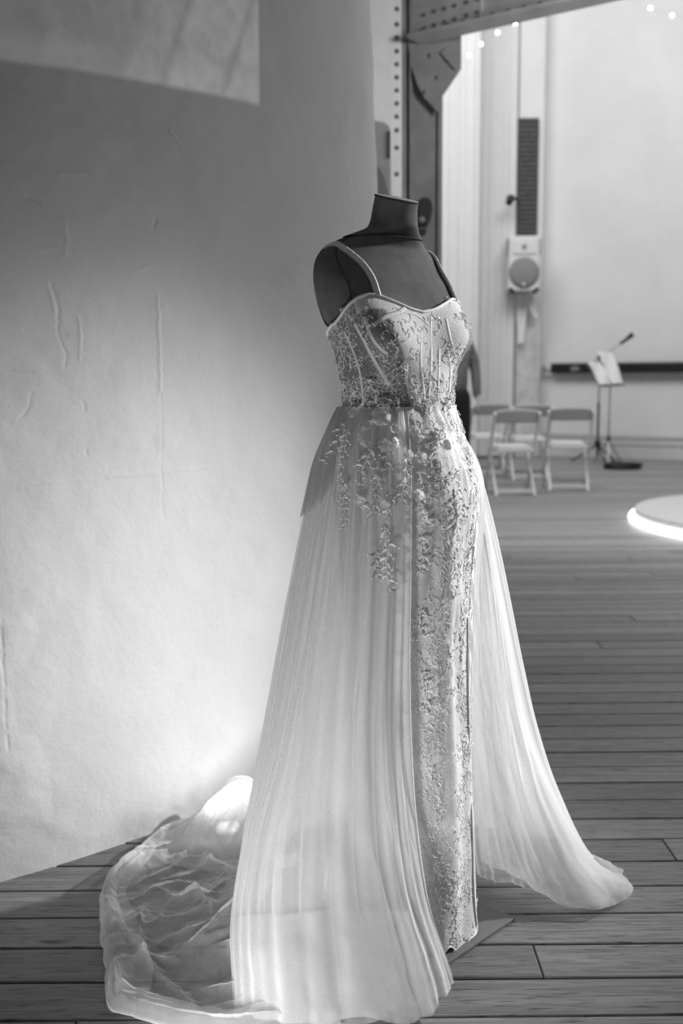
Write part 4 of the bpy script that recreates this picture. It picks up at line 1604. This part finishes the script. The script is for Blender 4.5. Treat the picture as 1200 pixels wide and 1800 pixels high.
CREASES = [([(230, 1601), (282, 1582), (315, 1576), (342, 1582)], .022, .011), ([(285, 1586), (315, 1604), (340, 1601), (370, 1616), (397, 1593)], .020, .010),
           ([(304, 1607), (353, 1600)], .014, .009), ([(186, 1582), (252, 1532), (287, 1516)], .030, .018), ([(243, 1574), (304, 1549), (337, 1527)], .022, .013),
           ([(359, 1505), (367, 1543), (411, 1574)], .030, .014), ([(287, 1568), (364, 1560)], .016, .010), ([(312, 1700), (392, 1664), (441, 1640)], .030, .014),
           ([(285, 1675), (342, 1662), (370, 1662)], .018, .011), ([(180, 1670), (235, 1637), (246, 1629)], .020, .010), ([(186, 1692), (216, 1681)], .016, .009),
           ([(199, 1739), (260, 1706), (315, 1711)], .020, .010), ([(188, 1777), (202, 1739), (216, 1766), (320, 1791)], .022, .010),
           ([(186, 1615), (208, 1656), (282, 1739), (342, 1791)], .018, .010), ([(260, 1640), (330, 1632), (400, 1640)], .012, .009), ([(250, 1612), (240, 1660)], .012, .008),
           ([(290, 1620), (275, 1650)], .012, .008), ([(350, 1600), (380, 1650)], .014, .009), ([(330, 1560), (400, 1540)], .016, .010), ([(300, 1530), (350, 1515)], .016, .010),
           ([(330, 1690), (420, 1680)], .014, .010), ([(380, 1700), (440, 1720)], .016, .010), ([(360, 1765), (460, 1752), (560, 1748)], .026, .012),
           ([(380, 1790), (480, 1770), (570, 1760)], .022, .012), ([(420, 1800), (540, 1785)], .020, .010), ([(210, 1700), (240, 1690), (250, 1660)], .014, .008)]


def crease(P, scale=1.0):
    x, y = P[..., 0], P[..., 1]
    wx = x + .006 * fbm(x * 30, y * 30, 66, 2)
    wy = y + .006 * fbm(x * 30, y * 30, 67, 2)
    h = .003 * (1 - np.abs(fbm(x * 9, y * 14, 68, 2))) + .0025 * (1 - np.abs(noise2(x * 26, y * 34, 69))) + .0022 * (1 - np.abs(noise2(x * 55 + y * 20, y * 70, 72)))
    for pts, hh, w_ in CREASES:
        g = np.array([fl(*k)[:2] for k in pts])
        d = np.full(x.shape, 9.0)
        tt = np.zeros(x.shape)
        for n_, (a, b) in enumerate(zip(g[:-1], g[1:])):
            t = np.clip(((wx - a[0]) * (b - a)[0] + (wy - a[1]) * (b - a)[1]) / ((b - a) @ (b - a)), 0, 1)
            dd = np.hypot(wx - a[0] - t * (b - a)[0], wy - a[1] - t * (b - a)[1])
            tt = np.where(dd < d, (n_ + t) / (len(g) - 1), tt)
            d = np.minimum(d, dd)
        h = h + hh * np.exp(-(d / w_) ** 1.0) * (.45 + .55 * np.sin(np.pi * np.clip(tt, .02, .98)))
    return h * scale


T0 = np.concatenate([sheet0, fold_], 1)
hc = crease(T0)
wgt = np.concatenate([np.clip((1 - vb[0, :, 0]) / .08, .25, 1), np.clip(vf / .15, .25, .9)])[None]
T0[..., 2] += hc * wgt
wob_ = .004 * np.stack([fbm(T0[..., 0] * 22, T0[..., 1] * 22, 64, 3), fbm(T0[..., 0] * 22, T0[..., 1] * 22, 65, 3)], -1)
T0[..., :2] += wob_
Tr = T0
train = grid_obj('train', Tr, M_tulle_train, gown)

# mound of tulle gathered over the lamp by the wall
lampc = np.array([-.29, 2.345, 0])
nu, nv_ = 90, 60
U = np.linspace(0, 1, nu)[:, None]
V = np.linspace(0, 1, nv_)[None]
e0 = [fl(268, 1478, .01), fl(300, 1462, .03), at(345, 1440, 2.36), at(372, 1405, 2.40), at(415, 1372, 2.42), at(450, 1385, 2.36), fl(480, 1460, .06)]
e1 = [fl(262, 1500, .006), fl(300, 1520, .006), fl(345, 1528, .006), fl(385, 1535, .006), fl(420, 1540, .006), fl(450, 1545, .01), fl(480, 1550, .04)]
E0, E1 = resample(np.array(e0), nu), resample(np.array(e1), nu)
Pm = E0[:, None] * (1 - V[..., None]) + E1[:, None] * V[..., None]
Pm[..., 2] += .045 * np.sin(np.pi * V) * np.sin(np.pi * U) ** .7 + .020 * (.6 - np.abs(fbm(U * 11 + V * 3, V * 2.5 + U * 2, 70, 4))) * np.sin(np.pi * U) * np.sin(np.pi * np.clip(V * .9 + .05, 0, 1))
Pm[..., 2] = np.maximum(Pm[..., 2], .007)
grid_obj('train_gather', Pm, M_tulle, train)
Pm2 = Pm.copy()
Pm2[..., 2] = np.maximum(.006, Pm[..., 2] * .86 + .006 * fbm(U * 9, V * 6, 71, 3))
grid_obj('train_gather', Pm2, M_tulle, train)

# floor lamp under the gathered train that washes the wall from below
def uplight(c, label, power, aim):
    ul = empty('floor_uplight', tuple(c), label, 'lamp')
    m = MB(); m.lathe([(.035, .001), (.038, .004), (.038, .028), (.033, .032)], tuple(c), 28); m.build('housing', M_steel_light, ul)
    m = MB(); m.lathe([(.030, .0325), (.029, .035), (.002, .037)], tuple(c), 24); m.build('lens', M_lens, ul, smooth=True)
    d = bpy.data.lights.new('uplight_beam', 'SPOT')
    d.energy, d.spot_size, d.spot_blend, d.shadow_soft_size = power, math.radians(165), .6, .03
    o = bpy.data.objects.new('uplight_beam', d)
    COL.objects.link(o)
    o.parent = ul
    o.location = (0, 0, .045)
    o.rotation_euler = Vector(aim).to_track_quat('-Z', 'Y').to_euler()


M_lens = emit('lamp_lens', .7)
uplight(lampc, 'small glowing floor lamp under the gathered tulle at the wall foot', UPLIGHT, (-.1, .1, 1))
uplight(np.array([-.15, 2.40, 0]), 'second floor lamp added behind the left side of the tulle overskirt to brighten the wall', ADDED_UPLIGHT, (-.25, .2, 1))


# fabric flowers with bead hearts
def flower_mesh(seed, np_=5):
    r = np.random.default_rng(seed)
    m = MB()
    for k in range(np_):
        a0 = k * 2 * math.pi / np_ + r.uniform(-.15, .15)
        nu_, nv2 = 7, 5
        g = []
        for i in range(nu_):
            for j in range(nv2):
                uu, v2 = (i / (nu_ - 1) - .5) * 2, j / (nv2 - 1)
                rad_ = .06 + .94 * v2
                wid = .66 * (.3 + .7 * math.sin(math.pi * (.18 + .5 * v2)))
                ang_ = a0 + uu * wid
                rr = rad_ * (1 - .16 * uu ** 4 * v2 + .05 * math.sin(uu * 7 + k) * v2)
                z = .18 * v2 + .28 * v2 * v2 * (.6 + .4 * math.cos(uu * 2)) + .06 * math.sin(uu * 5 + seed) * v2 + .05 * (k % 2)
                g.append((rr * math.cos(ang_), rr * math.sin(ang_), z))
        m.add(g, [(i * nv2 + j, (i + 1) * nv2 + j, (i + 1) * nv2 + j + 1, i * nv2 + j + 1) for i in range(nu_ - 1) for j in range(nv2 - 1)])
    return m


def frame_at(p, n, spin):
    z = norm(n)
    x = norm(np.cross(np.array([0, 0, 1.0]), z) + 1e-6)
    y = np.cross(z, x)
    c, s = math.cos(spin), math.sin(spin)
    return np.stack([x * c + y * s, -x * s + y * c, z], 1)


flowers = [((667, 741), .0195, 't'), ((634, 772), .0195, 't'), ((650, 752), .011, 't'), ((676, 786), .012, 't'), ((701, 784), .013, 't'), ((716, 803), .010, 't'), ((690, 756), .010, 't'),
           ((735, 806), .012, 's'), ((724, 762), .011, 's'), ((741, 765), .011, 's'), ((762, 742), .012, 's'), ((797, 780), .011, 's'), ((796, 842), .008, 's'), ((628, 733), .012, 't'),
           ((660, 835), .013, 't'), ((678, 890), .010, 't'), ((640, 880), .010, 't'), ((797, 947), .010, 's'), ((613, 862), .009, 't'), ((780, 760), .009, 's'), ((735, 872), .011, 's')]
fl_data = []
for sd_ in (1, 2, 3):
    m = flower_mesh(sd_, 5 if sd_ != 3 else 6)
    o = m.build('flower_src', M_petal, smooth=True)
    o.data.polygons.foreach_set('use_smooth', [True] * len(o.data.polygons))
    fl_data.append(o.data)
    bpy.data.objects.remove(o)
hb_ = MB()
for k in range(6):
    a0 = k * 1.047
    hb_.sphere((.12 * math.cos(a0), .12 * math.sin(a0), .12 + .03 * (k % 2)), .075, 8, 5)
hb_.sphere((0, 0, .2), .09, 8, 5)
ho = hb_.build('bead_heart', M_bead, smooth=True)
heart_data = ho.data
bpy.data.objects.remove(ho)
off = np.array(gown.location)
for k, (px, sz, w_) in enumerate(flowers):
    G, Gn = (Pt, Nt) if w_ == 't' else (Ps, Ns)
    i = nearest(G, [px])[0]
    p, n_ = G[i], norm(Gn[i] + np.array([0, 0, .12]))
    o = bpy.data.objects.new('fabric_flower', fl_data[k % 3])
    COL.objects.link(o)
    o.parent = gown
    R = frame_at(p, n_, k * 1.7)
    Mx = Matrix([[*(R[r_] * sz), 0] for r_ in range(3)] + [[0, 0, 0, 1]])
    Mx.translation = Vector(p - off + n_ * .009)
    o.matrix_local = Mx
    h_ = bpy.data.objects.new('bead_heart', heart_data)
    COL.objects.link(h_)
    h_.parent = o


# beaded leaf sprays that hang from the flowers down the tulle and the sheath
def spray(px, G, Gn, seed, leaf=.011, gap=.010):
    r = np.random.default_rng(seed)
    idx = nearest(G, resample(np.array(px, float), 16))
    pts = np.array([G[i] + Gn[i] * .003 for i in idx])
    nr_ = np.array([Gn[i] for i in idx])
    keep = [0] + [q_ for q_ in range(1, len(pts)) if np.linalg.norm(pts[q_] - pts[q_ - 1]) > 1e-4]
    if len(keep) < 3:
        return
    pts, nr_ = pts[keep], nr_[keep]
    pts = resample(pts, 40)
    for _ in range(4):
        pts[1:-1] = (pts[:-2] + 2 * pts[1:-1] + pts[2:]) / 4
    nr_ = norm(pchip(np.linspace(0, len(nr_) - 1, 40), np.arange(len(nr_)), nr_))
    m = MB(); m.tube(pts, .0010, 4)
    bm_ = MB()
    L = np.linalg.norm(np.diff(pts, axis=0), axis=1).sum()
    n = max(4, int(L / gap))
    tg_ = norm(np.gradient(pts, axis=0))
    for k in range(n):
        i = int((k + .5) / n * 39)
        sg = 1 if k % 2 else -1
        sd = norm(np.cross(tg_[i], nr_[i])) * sg
        dr_ = norm(sd * r.uniform(.5, 1) + tg_[i] * r.uniform(.3, .9))
        w2 = norm(np.cross(nr_[i], dr_))
        l_ = leaf * r.uniform(.7, 1.3)
        o_ = pts[i]
        lf = [o_, o_ + dr_ * l_ * .35 + w2 * l_ * .28, o_ + dr_ * l_ * .7 + w2 * l_ * .2, o_ + dr_ * l_, o_ + dr_ * l_ * .7 - w2 * l_ * .2, o_ + dr_ * l_ * .35 - w2 * l_ * .28]
        zz = np.array([0, .002, .0025, .001, .0025, .002])[:, None] * nr_[i]
        m.add(np.array(lf) + zz + nr_[i] * .001, [(0, 1, 2, 3), (0, 3, 4, 5)])
        bm_.sphere(o_ + dr_ * l_ * 1.15 + nr_[i] * .002, .0021, 6, 4)
        if r.random() < .6:
            bm_.sphere(o_ - sd * .004 + nr_[i] * .0025, .0019, 6, 4)
    o = m.build('leaf_spray', M_thread, gown)
    tag(bm_.build('spray_beads', M_bead, o, smooth=True), kind='stuff')


for k, (px, w_, lf, gp) in enumerate([
        ([(612, 758), (606, 800), (601, 840), (604, 880), (608, 935)], 't', .011, .009),
        ([(655, 790), (640, 820), (630, 850), (640, 895)], 't', .013, .010),
        ([(676, 775), (682, 800), (672, 830), (660, 860), (655, 905)], 't', .014, .010),
        ([(690, 860), (684, 890), (682, 910)], 't', .012, .008),
        ([(676, 925), (684, 960), (680, 990), (684, 1040)], 't', .014, .008),
        ([(660, 960), (656, 985), (660, 1012)], 't', .014, .008),
        ([(712, 800), (712, 840), (706, 880)], 't', .011, .008),
        ([(600, 745), (590, 790), (570, 815)], 't', .012, .010),
        ([(785, 742), (772, 770), (757, 800), (738, 815)], 's', .008, .012),
        ([(808, 826), (790, 838), (774, 846), (770, 858)], 's', .008, .012),
        ([(735, 830), (742, 860), (735, 890), (745, 920)], 's', .014, .009),
        ([(800, 860), (806, 900), (800, 940), (795, 975)], 's', .012, .009),
        ([(735, 940), (742, 975), (738, 1010)], 's', .012, .009),
        ([(740, 1070), (735, 1100), (748, 1120)], 's', .012, .009),
        ([(738, 1180), (750, 1215), (742, 1250)], 's', .012, .009),
        ([(800, 985), (795, 1020), (800, 1050)], 's', .012, .010),
        ([(722, 665), (730, 690), (738, 712)], 'b', .012, .009),
        ([(700, 700), (680, 712), (650, 705)], 'b', .011, .008),
        ([(790, 680), (792, 700), (780, 714)], 'b', .010, .008),
        ([(645, 665), (660, 690), (672, 705)], 'b', .010, .009),
        ([(712, 632), (705, 645), (716, 652)], 'b', .010, .007)]):
    G, Gn = {'t': (Pt, Nt), 's': (Ps, Ns), 'b': (Pb, Nb)}[w_]
    spray(px, G, Gn, 100 + k, lf, gp)
